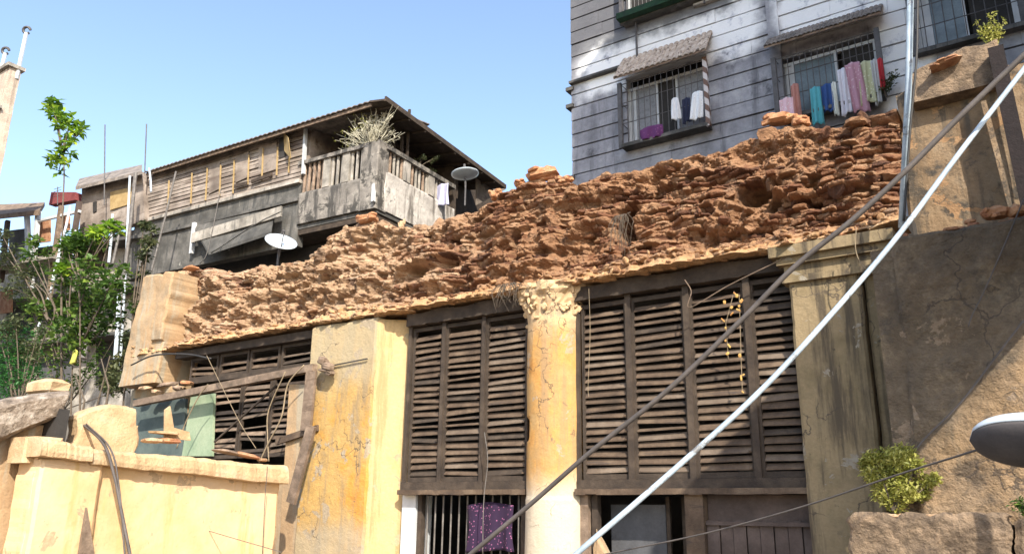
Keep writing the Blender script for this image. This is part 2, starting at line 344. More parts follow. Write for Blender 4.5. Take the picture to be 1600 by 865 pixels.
# ------------------------------------------------------------------ ruined building
RB = thing('ruined_building', (-6, 10, 0), 'roofless old building with yellow pillars, dark louvred shutters and a broken brick parapet', 'building')
LZ = 9.18
bp = [(225, 560), (290, 546), (400, 528), (500, 510), (570, 500), (640, 490), (730, 474), (820, 460), (905, 447), (1000, 433), (1100, 416), (1235, 395), (1300, 378), (1400, 360), (1425, 356)]
tp = [(238, 432), (270, 415), (330, 412), (360, 418), (400, 408), (470, 400), (500, 374), (525, 350), (555, 338), (600, 336), (622, 345), (650, 342), (700, 330), (745, 318), (775, 300), (805, 285), (830, 272), (870, 270), (900, 278), (930, 266), (1000, 250), (1100, 225), (1180, 205), (1200, 190), (1250, 185), (1275, 192), (1330, 172), (1410, 150), (1440, 146)]
BX = np.array([(p.x, p.z) for p in (at(*q, 9.95) for q in bp)]); TX = np.array([(p.x, p.z) for p in (at(q[0], q[1]+7, 10.3) for q in tp)])
def zbot(x): return np.interp(x, BX[:, 0], BX[:, 1])
def ztop(x): return np.interp(x, TX[:, 0], TX[:, 1])
HOLES = [(at(962, 352, 10), .17, .34, .75), (at(800, 385, 10), .09, .25, .5), (at(1180, 300, 10.2), .3, .17, .45), (at(640, 420, 10), .2, .08, .2), (at(690, 405, 10), .2, .12, .22), (at(1215, 320, 10.2), .16, .1, .3)]
def rub_disp(x, z, v):
    zw = z+fbm(x*.8, z*.8, 3, 3)*.22; xw = x+fbm(x*1.1+9, z*1.1, 3, 4)*.3
    h = .072; row = np.floor(zw/h).astype(int); fz = zw/h-row
    hs = lambda a, b, k: LT[k][(a*7+b*13) % 256, (a*29+b*5+k*11) % 256]
    L = .21; off = (row % 2)*.12+hs(row, row*3, 0)*.08; cx = np.floor((xw+off)/L).astype(int); fx = (xw+off)/L-cx
    r1, r2, r3 = hs(cx, row, 1), hs(cx, row, 2), hs(cx, row, 3)
    ex = np.minimum(fx, 1-fx)*L; ez = np.minimum(fz, 1-fz)*h
    e = np.clip(np.minimum(ex, ez)/.016+fbm(x*14, z*14, 3, 5)*1.1, 0, 1)
    d = (r1-.45)*.07+(r2 < .13)*(-.12)+(r2 > .95)*.06
    brick = d*e-.035*(1-e)+(fx-.5)*(r3-.5)*.09
    ero = fbm(x*9, z*11, 5, 0)*.14
    n1 = fbm(x*1.3+3, z*2.2, 4, 1)+np.clip((-x-8.5)*.03, -.04, .12)
    mud = np.clip((n1+.02)*7, 0, 1)
    rough = fbm(x*5, z*7, 5, 2)
    out = brick*(1-mud*.8)+ero*(.3+mud*.75)+rough*.30*(.45+mud)
    out = out+fbm(x*.9, z*1.5, 3, 4)*.5+fbm(x*2.2+7, z*3.1, 3, 0)*.22+fbm(x*.55+z*.1, z*5.2, 3, 2)*.30
    for c, sx, sz, dp in HOLES:
        k = ((x-c.x)/sx)**2+((z-c.z)/sz)**2; kk = np.exp(-k**2); out = out-dp*1.3*kk
        lip = np.exp(-(((x-c.x+.08)/(sx*1.6))**2+((z-c.z-sz*1.15)/.09)**2)); out = out+.16*lip
    return out, r3*(1-.0*mud), mud, e
nx, nv, nb = 1250, 150, 26
xs = np.linspace(-16.75, -1.18, nx)
vs = np.linspace(0, 1, nv)
X, Vv = np.meshgrid(xs, vs)
zb = zbot(xs); zt = ztop(xs)+fbm(xs*3.5, xs*0, 5, 1)*.16
Z = zb[None, :]+(zt-zb)[None, :]*Vv
D, TN, MD, E_ = rub_disp(X, Z, Vv)
led = np.clip(1-Vv/.17, 0, 1)
Y = 10.0+.42*Vv-1.2*D*np.clip(Vv*9, .25, 1)*np.clip((1-Vv)*14, .3, 1)-.36*led**.85*(1+fbm(X*4, Vv*0+2, 3, 2)*.8)
Z = Z+fbm(X*8, Z*8+5, 3, 3)*.04*(Vv > .01)
warm = led*1.1+fbm(X*3, Vv*4, 3, 1)*.5*np.clip(1.6-Vv*6, 0, 1)+np.clip((X+16.75-1.2)/-1.2, 0, 1)*.9
# top going back
tb = np.linspace(0, 1, nb+1)[1:]
XB, TBb = np.meshgrid(xs, tb)
YB = Y[-1][None, :]+TBb*1.1
ZB = Z[-1][None, :]+fbm(XB*4, TBb*4, 5, 4)*.16*np.minimum(TBb*5, 1)-TBb**2*.25
t2 = np.concatenate([Vv*0+TN, np.repeat(TN[-1:], nb, 0)]); m2 = np.concatenate([MD, MD[-1:].repeat(nb, 0)*0+.7]); w2 = np.concatenate([warm, XB*0+.15])
X = np.concatenate([X, XB]); Y = np.concatenate([Y, YB]); Z = np.concatenate([Z, ZB])
# underside returning to the wall
X = np.concatenate([X[:1], X]); Y = np.concatenate([Y[:1]*0+10.25, Y]); Z = np.concatenate([Z[:1]+.03, Z]); t2 = np.concatenate([t2[:1], t2]); m2 = np.concatenate([m2[:1], m2]); w2 = np.concatenate([w2[:1], w2])
NR = X.shape[0]
Vt = np.stack([X, Y, Z], -1).reshape(-1, 3)
idx = np.arange(NR*nx).reshape(NR, nx)
FQ = np.stack([idx[:-1, :-1], idx[:-1, 1:], idx[1:, 1:], idx[1:, :-1]], -1).reshape(-1, 4)
mb = MB(); mb.v = [tuple(v) for v in Vt]; mb.f = [tuple(f) for f in FQ]
at_t, at_m, at_w = list(t2.ravel()), list(m2.ravel()), list(w2.ravel())
def scatter(n, vr, sz, xr=(-16.4, -1.4), push=.03, warmv=0., dx=None):
    for _ in range(n):
        x = random.uniform(*xr); v = random.uniform(*vr); i = int((x-xs[0])/(xs[-1]-xs[0])*(nx-1)); j = 1+int(v*(nv-1))
        p = Vector(Vt[j*nx+i])+Vector((0, -push, 0)); k = random.uniform(.5, 1.25)
        q = Quaternion((random.uniform(-1, 1), random.uniform(-1, 1), random.uniform(-1, 1)), random.uniform(0, .7) if random.random() < .7 else random.uniform(0, 2))
        mb.chunk(p, sz[0]*k*random.uniform(.6, 1.1), sz[1]*k, sz[2]*k*random.uniform(.7, 1.1), q)
        tt = random.random(); mm = random.choice((0, 0, .2, .9))
        at_t.extend([tt]*32); at_m.extend([mm]*32); at_w.extend([warmv*random.random()]*32)
scatter(170, (.05, .97), (.15, .11, .06), push=.008)
scatter(200, (.02, .16), (.12, .12, .05), warmv=1.1)
scatter(900, (.0, 1), (.045, .045, .03), push=.008, warmv=.3)
scatter(60, (.93, 1), (.2, .14, .085), push=-.04, warmv=.3)
scatter(16, (.3, 1), (.28, .2, .09), xr=(-3.5, -1.4))
for i in range(260):
    x = random.uniform(-15.2, -2.6)
    mb.chunk((x, 9.72+random.uniform(-.05, .12), float(zbot(x))+random.uniform(-.01, .035)), random.uniform(.06, .26), random.uniform(.06, .16), random.uniform(.02, .05), Quaternion((0, .3, 1), random.uniform(-.5, .5)))
    at_t.extend([.6]*32); at_m.extend([.9]*32); at_w.extend([random.uniform(.5, 1)]*32)
rub = MB.build(mb, 'broken_brick_parapet', M_rubble, RB)
rub['label'] = 'long jagged band of torn orange brickwork and mud along the top'
for nme, arr in (('tone', at_t), ('mud', at_m), ('warm', at_w)):
    a = rub.data.attributes.new(nme, 'FLOAT', 'POINT'); a.data.foreach_set('value', np.array(arr, dtype=np.float32))
# end pier at the far left, plaster over brick
pl = at(205, 606, 9.9); pr_ = at(288, 600, 9.9); ptl = at(240, 434, 9.9)
slab('end_pier', M_endpier, RB, (-16.98, 9.72, 8.5), (1.35, 0, 0), (.22, 0, 2.5), .9, 30, 60, .06, edge=.05, top=lambda s: 1-.05*s,
     base=lambda s, z: .10*np.clip((.8-z)*.8, 0, 1)+.07*((s > .95) & (z > .9)))
slab('wall_below_end_pier', M_endpier, RB, (-17.1, 10.06, 0), (1.9, 0, 0), (0, 0, 8.5), .25, 30, 90, .03, edge=.03)
# piers
M_reveal = mat('sunlit_side_limewash', [(.3, (.5, .31, .11)), (.5, (.56, .385, .185)), (.7, (.5, .36, .2))], 1.4, bst=.4, streak=(.34, .24, .11), sk=(.5, .65), peel=(.42, .33, .2), pk=.61)  # ochre wash painted lighter for the sun on the right side of the pier
def pier_base(s, z): return np.zeros_like(s)
slab('yellow_pier', M_ochre, RB, (-11.0, 9.72, 0), (1.6, 0, 0), (0, 0, 9.14), .5, 40, 200, .018, edge=.02)
slab('pier_reveal', M_reveal, RB, (-9.41, 9.725, 0), (.56, .42, 0), (0, 0, 9.10), .3, 12, 160, .012, edge=.01)
# round column
mbc = MB(); nseg, nh = 56, 150; vs_ = []; fs_ = []
for j in range(nh+1):
    z = j/nh*9.22
    for k in range(nseg):
        a = 2*math.pi*k/nseg
        r = .425 if z > 6.2 else .44
        if z > 8.82: r += .11*min(1, (z-8.82)/.3)
        if z > 9.08: r += .05
        vs_.append((a, z, r))
A_ = np.array(vs_); nn = fbm(A_[:, 0]*2, A_[:, 1]*1.5, 4, 1)*.03+np.where(A_[:, 1] > 8.6, fbm(A_[:, 0]*5, A_[:, 1]*6, 5, 2)*.22*np.clip((A_[:, 1]-8.6)*2, 0, 1), 0)
nn += np.where((A_[:, 1] > 6.95) & (A_[:, 1] < 7.3) & (A_[:, 0] > 3.2) & (A_[:, 0] < 4.0), -.05, 0)
rr = A_[:, 2]+nn
VV = np.stack([-6.06+np.cos(A_[:, 0])*rr*1.0, 10.02+np.sin(A_[:, 0])*rr*.8, A_[:, 1]], -1)
for j in range(nh):
    for k in range(nseg): fs_.append((j*nseg+k, j*nseg+(k+1) % nseg, (j+1)*nseg+(k+1) % nseg, (j+1)*nseg+k))
fs_ += [tuple(range(nseg-1, -1, -1)), tuple(nh*nseg+k for k in range(nseg))]
mbc.add(VV.tolist(), fs_); mbp = mbc
for i in range(60):                                   # flaking plaster round the capital
    a = random.uniform(3.3, 6.2); z = 9.2-abs(random.gauss(0, .22)); r = .43+max(0, z-8.75)*.3
    mbp.chunk((-6.06+math.cos(a)*r, 10.02+math.sin(a)*r*.8, z), random.uniform(.03, .12), .05, random.uniform(.02, .11), Quaternion((random.uniform(-1, 1), 1, 0), random.uniform(-.8, .8)))
mbc.build('column', M_column, RB)
# right pier with moulded cap
slab('olive_pier', M_olive, RB, (-2.56, 9.8, 0), (.82, 0, 0), (0, 0, 9.0), .6, 24, 160, .012, edge=.012)
slab('pier_return', M_olive, RB, (-1.72, 9.92, 0), (.26, 0, 0), (0, 0, 9.0), .45, 8, 120, .012, edge=.012)
mbm = MB()
for (z0, z1, p) in ((8.72, 8.80, .06), (8.803, 8.94, .03), (8.943, 9.03, .10), (9.033, 9.17, .17)): mbm.box(-2.56-p, -1.3, 9.8-p, 10.3, z0, z1)
mbm.build('pier_cornice', M_olive, RB)
MB().box(-1.46, -1.2, 10.35, 10.5, 0, 9.2).build('gap_wall', M_dark, RB)
mg = MB()
for i in range(26): mg.chunk((-1.34+random.uniform(-.05, .05), 10.3, 5.2+i*.14), .2, .1, .09)
mg.build('toothed_brick_edge', M_corr, RB)
# structural back: lintel wall, floors, inner room so that openings are dark
MB().box(-15.3, -1.3, 10.32, 10.9, 8.98, 9.25).build('lintel_wall', M_conc, RB)
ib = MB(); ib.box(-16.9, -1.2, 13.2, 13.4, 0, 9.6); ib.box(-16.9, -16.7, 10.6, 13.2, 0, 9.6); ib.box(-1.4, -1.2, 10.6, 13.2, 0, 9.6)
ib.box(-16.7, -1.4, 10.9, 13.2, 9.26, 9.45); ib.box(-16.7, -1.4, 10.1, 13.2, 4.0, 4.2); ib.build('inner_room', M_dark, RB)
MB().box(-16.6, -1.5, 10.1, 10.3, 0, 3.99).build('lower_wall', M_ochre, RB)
for x0, x1 in ((-8.85, -6.45), (-5.66, -2.5)):
    l = MB(); n = 24
    top = [(x0+(x1-x0)*i/n, 9.14-.02*math.sin(i*.7)) for i in range(n+1)]
    for i in range(n): l.box(top[i][0], top[i+1][0]-.0, 9.86, 10.1, 8.93+random.uniform(-.006, .006), top[i][1])
    l.build('timber_lintel', M_woodd, RB)
# louvred shutters
M_faded = mat('faded_slat_wood', [(.3, (.09, .062, .045)), (.5, (.145, .105, .075)), (.72, (.21, .16, .12))], 3, bst=.35, bsc=60)
def shutter(x0, x1, z0, z1, pitch=.103, y=10.0, miss=0., jig=.006, name='shutter', m=None, label=None, depth=.086):
    fr = MB(); sw = .042
    fr.box(x0, x0+sw, y-.03, y+.03, z0, z1); fr.box(x1-sw, x1, y-.03, y+.03, z0, z1)
    fr.box(x0+sw, x1-sw, y-.025, y+.025, z0, z0+.07); fr.box(x0+sw, x1-sw, y-.025, y+.025, z1-.06, z1)
    fo = fr.build(name, M_woodd, RB)
    sl_ = MB(); n = int((z1-z0-.16)/pitch)
    for i in range(n):
        if random.random() < miss: continue
        z = z0+.13+i*pitch+random.uniform(-jig, jig); t = R(50)+random.gauss(0, .1)-(random.random() < .05)*.5; s = random.gauss(0, jig*1.3)
        dy, dz = math.cos(t)*depth/2, math.sin(t)*depth/2; th_ = .008
        xa, xb = x0+sw+.002, x1-sw-.002
        # outer edge low
        vs8 = []
        for zz_ in (-th_, th_):
            for (xx, sg, q) in ((xa, -1, -s), (xb, -1, s), (xb, 1, s), (xa, 1, -s)):
                vs8.append((xx, y+sg*dy, z+sg*dz+q+zz_))
        sl_.hexa(vs8)
        if random.random() < .25: sl_.box(xb-.03, xb, y-.06, y-.035, z-.03, z-.008)
    s2 = sl_.build('slats', m or M_wood, fo); s2.data.materials.append(M_faded); s2.data.materials.append(M_woodd)
    for k in range(0, len(s2.data.polygons), 6):
        q = random.random(); mi = 1 if q < .13 else (2 if q > .84 else 0)
        for j in range(k, min(k+6, len(s2.data.polygons))): s2.data.polygons[j].material_index = mi
    if label: fo['label'] = label
    return fo
def stiles(xl, z0, z1, w_=.07, y=9.955, m=None, nm='mullion'):
    for x in xl:
        MB().bar((x-.004, y, z0), (x+.006, y, z1), w_, .06, (0, 1, 0)).build(nm, m or M_woodd, RB)
shx = [-8.80, -8.10, -7.30, -6.47]
for a, b_ in zip(shx[:-1], shx[1:]): shutter(a+.03, b_-.03, 6.42, 8.9)
stiles(shx[1:-1], 6.4, 8.93); stiles([-8.82], 6.3, 8.95, .06)
xr_ = [at(p, 600, 10).x for p in (908, 987, 1080, 1178, 1287)]
for i, (a, b_) in enumerate(zip(xr_[:-1], xr_[1:])):
    shutter(a+.035, b_-.035, 6.42, 8.88, label='rightmost louvred shutter, in the shadow beside the olive pillar' if i == 3 else None)
stiles(xr_[1:-1], 6.4, 8.93, .085)
stiles([xr_[0]-.03, xr_[-1]+.03], 6.3, 8.95, .07)
# sill rails under the shutters
for x0, x1 in ((-8.85, -6.46), (-5.64, -2.36)):
    MB().box(x0, x1, 9.9, 10.08, 6.30, 6.415).build('bottom_rail', M_woodd, RB)
    l = MB(); n = 20
    for i in range(n): l.box(x0+(x1-x0)*i/n, x0+(x1-x0)*(i+1)/n, 9.83+random.uniform(-.004, .004), 10.06, 6.225+random.uniform(-.008, .004), 6.297)
    l.build('sill_board', M_wood, RB)
# lower left opening: white reveal, dark frame, iron bars
MB().box(-8.88, -8.60, 10.0, 10.4, 4.2, 6.22).build('painted_reveal', M_white, RB)
MB().box(-8.6, -8.52, 10.05, 10.15, 4.2, 6.22).build('window_frame', M_woodd, RB)
MB().box(-6.62, -6.5, 10.0, 10.15, 4.2, 6.22).build('window_frame', M_woodd, RB)
MB().box(-8.52, -6.62, 10.0, 10.35, 4.2, 5.0).build('window_sill_wall', M_ochre, RB)
x = -8.42
while x < -6.66:
    MB().tube([(x, 10.08, 5.0), (x+.005, 10.08, 6.22)], .014, 6).build('iron_bar', M_ironl, RB); x += .155
# lower right opening
MB().box(-5.62, -5.50, 9.95, 10.1, 4.2, 6.22).build('door_frame', M_beam, RB)
MB().box(-5.47, -5.38, 10.0, 10.1, 4.2, 6.22).build('door_frame', M_woodd, RB)
MB().box(-5.36, -4.55, 10.35, 10.42, 4.2, 6.1).build('grey_panel', M_grey, RB)
slab('broken_plaster_edge', M_endpier, RB, (-5.42, 9.95, 4.2), (.42, 0, 0), (0, 0, 1.6), .1, 8, 20, .02, top=lambda s: 1-.45*s, edge=.05)
for xx in (-4.52, -4.3, -4.18): MB().box(xx, xx+.05, 10.3, 10.35, 4.2, 6.2).build('post', M_woodd, RB)
MB().box(-4.10, -3.86, 9.92, 10.08, 4.2, 6.22).build('post', M_wood, RB)
for i in range(9):
    xa = -3.85+i*.165
    MB().bar((xa+.08, 10.0+.02*(i % 2), 4.2), (xa+.08, 10.0+.02*(i % 2), 5.92+random.uniform(-.01, .01)), .155, .02, (0, 1, 0)).build('door_plank', M_corr, RB)
MB().box(-3.85, -2.4, 10.06, 10.12, 5.9, 6.22).build('transom_board', M_corr, RB)
MB().box(-3.85, -2.4, 9.955, 9.985, 5.86, 5.905).build('door_batten', M_corr, RB)
MB().box(-2.42, -2.36, 9.9, 10.05, 4.2, 8.95).build('window_frame', mat('red_brown_wood', [(.3, (.09, .035, .025)), (.7, (.14, .06, .04))], 4), RB)
MB().box(-5.6, -2.4, 9.98, 10.3, 4.0, 4.3).build('floor_edge', M_conc, RB)
# left, damaged bay
lx = [at(p, 640, 10).x for p in (333, 378, 424, 478)]
for i, (a, b_) in enumerate(zip(lx[:-1], lx[1:])):
    shutter(a+.02, b_-.02, 6.9, 8.42, pitch=.108, miss=.04, jig=.012, m=M_beam if i < 2 else M_wood, depth=.075, label='broken louvred shutter with crooked and missing slats')
lx2 = [at(p, 560, 10).x for p in (300, 345, 392, 440, 500)]
for a, b_ in zip(lx2[:-1], lx2[1:]): shutter(a+.03, b_-.03, 8.5, 8.97, pitch=.115, miss=.05, jig=.012, name='vent_louvre', depth=.07)
MB().box(-15.1, -11.0, 9.9, 10.05, 8.42, 8.5).build('timber_transom', M_woodd, RB)
MB().box(-15.25, -11.0, 9.84, 10.1, 8.98, 9.13).build('timber_lintel', M_woodd, RB)
p = MB().poly([at(208, 622, 9.97), at(290, 622, 9.97), at(285, 720, 9.97), at(205, 720, 9.97)], (0, .06, 0)); o = p.build('window_board', M_teal, RB); o['label'] = 'dull teal board filling the broken window'
p = MB().poly([at(298, 620, 9.9), at(334, 614, 9.9), at(331, 712, 9.9), at(284, 712, 9.9)], (0, .05, 0)); o = p.build('window_board', M_green, RB); o['label'] = 'pale green board beside the broken louvres'
MB().box(-16.6, -11.0, 10.1, 10.3, 3.99, 6.6).build('spandrel_wall', M_endpier, RB)
# plaster ledge lip of irregular shape below the brickwork (sunlit crumbs)
for i in range(0):
    x = random.uniform(-15.2, -2.6)
    lp.chunk((x, 9.70+random.uniform(-.05, .12), float(zbot(x))+random.uniform(-.01, .035)), random.uniform(.06, .26), random.uniform(.06, .16), random.uniform(.02, .05), Quaternion((0, .3, 1), random.uniform(-.5, .5)))

# loose bricks lying on the ruin
def brick(px, py, Y, s, label, rot=0, m=None, group=None, tilt=0, name='loose_brick', cat='brick'):
    c = at(px, py, Y); b = MB(); b.chunk((0, 0, 0), s[0]*.9, s[1], s[2]*.8)
    for k in range(7 if s[0] > .2 else 3):
        b.chunk((random.uniform(-.4, .4)*s[0], random.uniform(-.5, .1)*s[1], random.uniform(-.35, .35)*s[2]), s[0]*random.uniform(.2, .5), s[1]*.5, s[2]*random.uniform(.25, .6), Quaternion((random.uniform(-1, 1), random.uniform(-1, 1), 1), random.uniform(-.8, .8)))
    o = b.build(name, m or M_brick); o.location = c
    o.rotation_euler = (random.uniform(-.1, .1), tilt, rot); return tag(o, label, cat, group or 'loose bricks on the broken walls')
brick(776, 304, 10.4, (.27, .2, .16), 'rounded orange brick lump beside the grey satellite dish on the parapet', .3)
brick(848, 273, 10.5, (.62, .35, .20), 'largest broken masonry lump on the parapet crest, against the sky', .2, M_brick, tilt=-.15, name='masonry_lump', cat='rubble')
brick(812, 287, 10.45, (.22, .2, .13), 'small brick end left of the large lump against the sky', .6)
brick(884, 281, 10.45, (.30, .2, .13), 'small orange brick right of the large lump, by the grey building corner', -.3)
brick(1218, 186, 10.5, (.42, .3, .16), 'wide orange brick lump on the parapet under the balcony laundry', .1, M_brick)
brick(1250, 190, 10.5, (.24, .22, .16), 'brick lump on the parapet just under the turquoise cloth', .5)
brick(575, 343, 10.4, (.5, .3, .17), 'flat orange masonry lump on the crest left of the balcony corner', .1, M_brick)
brick(628, 352, 10.35, (.12, .12, .2), 'small upright pale stone on the crest under the balcony corner', .4, M_mortarb)
brick(300, 419, 10.2, (.42, .25, .09), 'flat brick on top of the left end pier', -.1)
brick(268, 428, 10.1, (.3, .24, .08), 'tilted brick at the outer corner of the left end pier', .4, tilt=.2)
brick(1376, 352, 9.72, (.3, .15, .06), 'sunlit brick fragment on the pillar cornice nearest the white pipe', .2, M_mortarb, tilt=-.3)
brick(1342, 358, 9.75, (.14, .12, .07), 'small brick fragment in the middle of the pillar cornice', .7)
brick(1318, 367, 9.74, (.10, .1, .06), 'smallest brick fragment at the left of the pillar cornice', .1)
brick(1290, 372, 9.75, (.3, .15, .04), 'thin mortar slab on the left end of the pillar cornice', .15, M_mortarb, tilt=-.15)

def roots(px, py, Y_, n, w_, h_, label):
    t = at(px, py, Y_); b = MB()
    for i in range(n):
        x = random.uniform(-w_, w_); a = t+Vector((x, random.uniform(-.05, .05), random.uniform(-.05, .08)))
        b.tube(crv([t+Vector((x*.6, .03, .1)), a, a+Vector((random.uniform(-.06, .06), -.05, -h_*.5*random.random())), a+Vector((random.uniform(-.12, .12), -.03, -h_*random.uniform(.4, 1)))], 3), .006, 4, .002)
    tag(origin_to(b.build('dry_roots', M_bark), t), label, 'roots', 'dry roots hanging from the brickwork')
roots(790, 452, 9.62, 30, .25, .35, 'tuft of dry roots hanging at the ledge just left of the column')
roots(968, 345, 9.75, 26, .2, .55, 'dry roots hanging across the largest dark hole in the brickwork')

# ------------------------------------------------------------------ neighbour wall at the right
NB = thing('neighbour_building', (1, 9.5, 0), 'plaster wall of the neighbouring building at the right edge, darkened by mould and painted shadow', 'building')
b = MB()
for i in range(40): b.chunk((random.uniform(-1.2, .4), 9.38+random.uniform(-.12, .1), 8.92), random.uniform(.04, .12), .1, random.uniform(.03, .06))
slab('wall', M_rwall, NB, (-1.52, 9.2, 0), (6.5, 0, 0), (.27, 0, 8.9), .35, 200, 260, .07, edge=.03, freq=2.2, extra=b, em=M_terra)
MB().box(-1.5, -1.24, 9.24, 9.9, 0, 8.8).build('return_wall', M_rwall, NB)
slab('rear_pier', M_tan, NB, (-1.36, 11.0, 0), (1.5, 0, 0), (.1, 0, 11.5), .8, 40, 120, .05, edge=.05)
cp = MB(); slab('pier_cap', M_brownc, NB, (-1.02, 10.78, 11.2), (1.05, 0, 0), (0, .06, .62), 1.0, 40, 26, .07, top=lambda s: .72+.28*min(1, s*1.6), edge=.05)
pst = MB(); a0 = at(1556, 78, 10.7); a1 = at(1625, 400, 10.7); pst.bar(a0, a1, .17, .2, (0, 1, 0)); pst.build('slanting_post', mat('dark_red_wood', [(.3, (.008, .004, .004)), (.7, (.016, .008, .008))], 4), NB)
pst = MB(); a0 = at(1537, 160, 10.72); a1 = at(1600, 400, 10.72); pst.bar(a0, a1, .06, .1, (0, 1, 0)); pst.build('slanting_batten', M_tan, NB)
# roof-level parapet stones
brick(1556, 333, 9.35, (.30, .24, .13), 'broken orange brick lump on top of the dark right wall', .2, M_brick)
brick(1590, 330, 9.3, (.2, .2, .12), 'brick lump at the far right of the dark wall top', .5, M_brick)
brick(1516, 346, 9.3, (.12, .1, .06), 'small brick crumb on the dark wall top left of the broken lump', .2)
brick(1478, 100, 10.75, (.4, .3, .07), 'flat tile on the crumbling cap of the rear pier', .2, M_terra, tilt=-.2)
# unseen panel added beyond the frame to throw the diagonal shadow on the wall
HB = thing('shade_panel', (.55, 7.4, 8.5), 'unseen panel on a frame, added beside the neighbouring building to cast its shadow', 'shadow caster')
MB().box(.5, .56, 5.5, 9.18, 8.49, 11.0).build('panel', M_sheet, HB)
hb = MB()
for z in (8.6, 9.8, 10.9): hb.box(.57, .63, 5.5, 9.19, z, z+.06)
for y in (5.5, 7.3, 9.1): hb.box(.64, .7, y, y+.06, 0.16 if y < 9 else 8.4, 11.0)
hb.build('frame', M_iron, HB)
# unseen stepped block added far right, its roofline cut to shade the grey house
TB = thing('shade_block', (6, 16, 0), 'unseen tall stepped block added at the right to shade the grey house', 'building')
yz = [(11.5, 0), (11.5, 17), (8.0, 17), (8.0, 32.4), (9.2, 32.4), (9.2, 30.3), (10.6, 29.3), (10.6, 28.2), (11.6, 28.6), (12.4, 27.2), (13.0, 27.2), (13.0, 25.9), (14.0, 25.9), (14.3, 27.0), (15.0, 26.2), (15.4, 23.9), (16.4, 23.6), (16.4, 22.2), (17.6, 21.2), (18.6, 20.6), (19.8, 19.2), (19.8, 0)]
MB().poly([(1.6, y, z) for y, z in yz], (9, 0, 0)).build('wall', M_conc, TB)

# broken canopy and shrub, bottom right
CN = thing('concrete_canopy', (-1, 9, 5.4), 'broken brown concrete canopy slab jutting out below the leafy shrub', 'canopy')
slab('slab_end', M_brownc, CN, (-.5, 8.72, 5.35), (2.2, 0, 0), (0, 0, .62), .45, 40, 24, .07, edge=.05, freq=3)
b = MB()
for i in range(70): b.chunk((random.uniform(-1.8, -.6), random.uniform(8.66, 9.1), 5.995), random.uniform(.03, .14), .07, random.uniform(.02, .05))
slab('slab', M_brownc, CN, (-1.87, 8.62, 5.35), (1.35, 0, 0), (0, 0, .66), .55, 60, 30, .085, edge=.06, freq=3.2, extra=b, em=M_mortarb)

# ------------------------------------------------------------------ plants
def leaves(name, m, parent, cl, n, size, flat=.5, droop=0, asp=.5):
    """cl = [(centre, radius(3))]; n leaves spread through the clumps, each leaf a folded blade"""
    vol = np.array([c[1][0]*c[1][1]*c[1][2] for c in cl])**(.67); vol /= vol.sum()
    V = []; F = []; T = []
    for _ in range(n):
        k = rng.choice(len(cl), p=vol); c, r = cl[k]
        d = rng.normal(size=3); d /= np.linalg.norm(d); d *= rng.random()**(.45)
        p = Vector(c)+Vector((d[0]*r[0], d[1]*r[1], d[2]*r[2]))
        a = Vector((rng.normal(), rng.normal(), rng.normal()*flat-droop)).normalized(); s = size*rng.uniform(.55, 1.3)
        sd = a.cross(Vector((rng.normal()*.4, rng.normal()*.4, 1))).normalized(); up = sd.cross(a)
        i = len(V); w_ = s*asp
        V += [p, p+a*s*.45+sd*w_*.5+up*.12*s, p+a*s, p+a*s*.45-sd*w_*.5+up*.12*s, p+a*s*.5]
        F += [(i, i+1, i+4), (i+1, i+2, i+4), (i+2, i+3, i+4), (i+3, i, i+4)]
        T += [float(np.clip(.45+rng.normal()*.24+(k*37 % 10-5)*.035, 0, 1))]*5
    mb = MB(); mb.v = [tuple(v) for v in V]; mb.f = F
    me = bpy.data.meshes.new(name); off = wloc(parent)
    me.from_pydata([(v[0]-off.x, v[1]-off.y, v[2]-off.z) for v in mb.v], [], F); me.materials.append(m)
    a = me.attributes.new('tone', 'FLOAT', 'POINT'); a.data.foreach_set('value', np.array(T, dtype=np.float32))
    o = bpy.data.objects.new(name, me); C.objects.link(o); o.parent = parent; return o
def clumps(pxs, Y, s, dy=.3):
    out = []
    for (px, py, rp) in pxs:
        yy = Y+random.uniform(-dy, dy); c = at(px, py, yy); k = (c-CAM).length/FPX*rp
        out.append((c, (k*s, k*s*.8, k*s*.85)))
    return out
def plant(name, label, cat, base, stems, m, cl, n, size, stemr=.02, m2=None, group=None, **kw):
    t = thing(name, base, label, cat, group); b = MB()
    for s_ in stems: b.tube(crv(s_, 5), stemr, 6, stemr*.35)
    b.build('trunk' if 'tree' in name or 'sapling' in name else 'stem', m2 or M_bark, t)
    leaves('crown' if 'tree' in name or 'sapling' in name else 'foliage', m, t, cl, n, size, **kw); return t
# shrub on the canopy
cl = clumps([(1362, 716, 15), (1395, 716, 20), (1412, 708, 16), (1430, 728, 13), (1370, 742, 20), (1352, 728, 10), (1398, 745, 22), (1385, 770, 20), (1415, 770, 17), (1447, 752, 13), (1440, 772, 12), (1460, 748, 9), (1400, 785, 16)], 9.0, 1.0, .1)
bs_ = at(1395, 797, 8.9)
plant('leafy_shrub', 'bushy yellow-green shrub growing on the brown canopy slab', 'shrub', bs_, [[bs_, (bs_+c[0])/2+Vector((.02, 0, 0)), c[0]] for c in cl], M_leafy, cl, 5200, .05, .01, flat=.8)
b0 = at(1598, 800, 8.75); cl = clumps([(1597, 790, 12)], 8.75, 1, .02)
plant('weed', 'small green weed at the right end of the canopy slab', 'weed', b0, [[b0, b0+Vector((0, 0, .08)), cl[0][0]]], M_leaf, cl, 120, .05, .006)
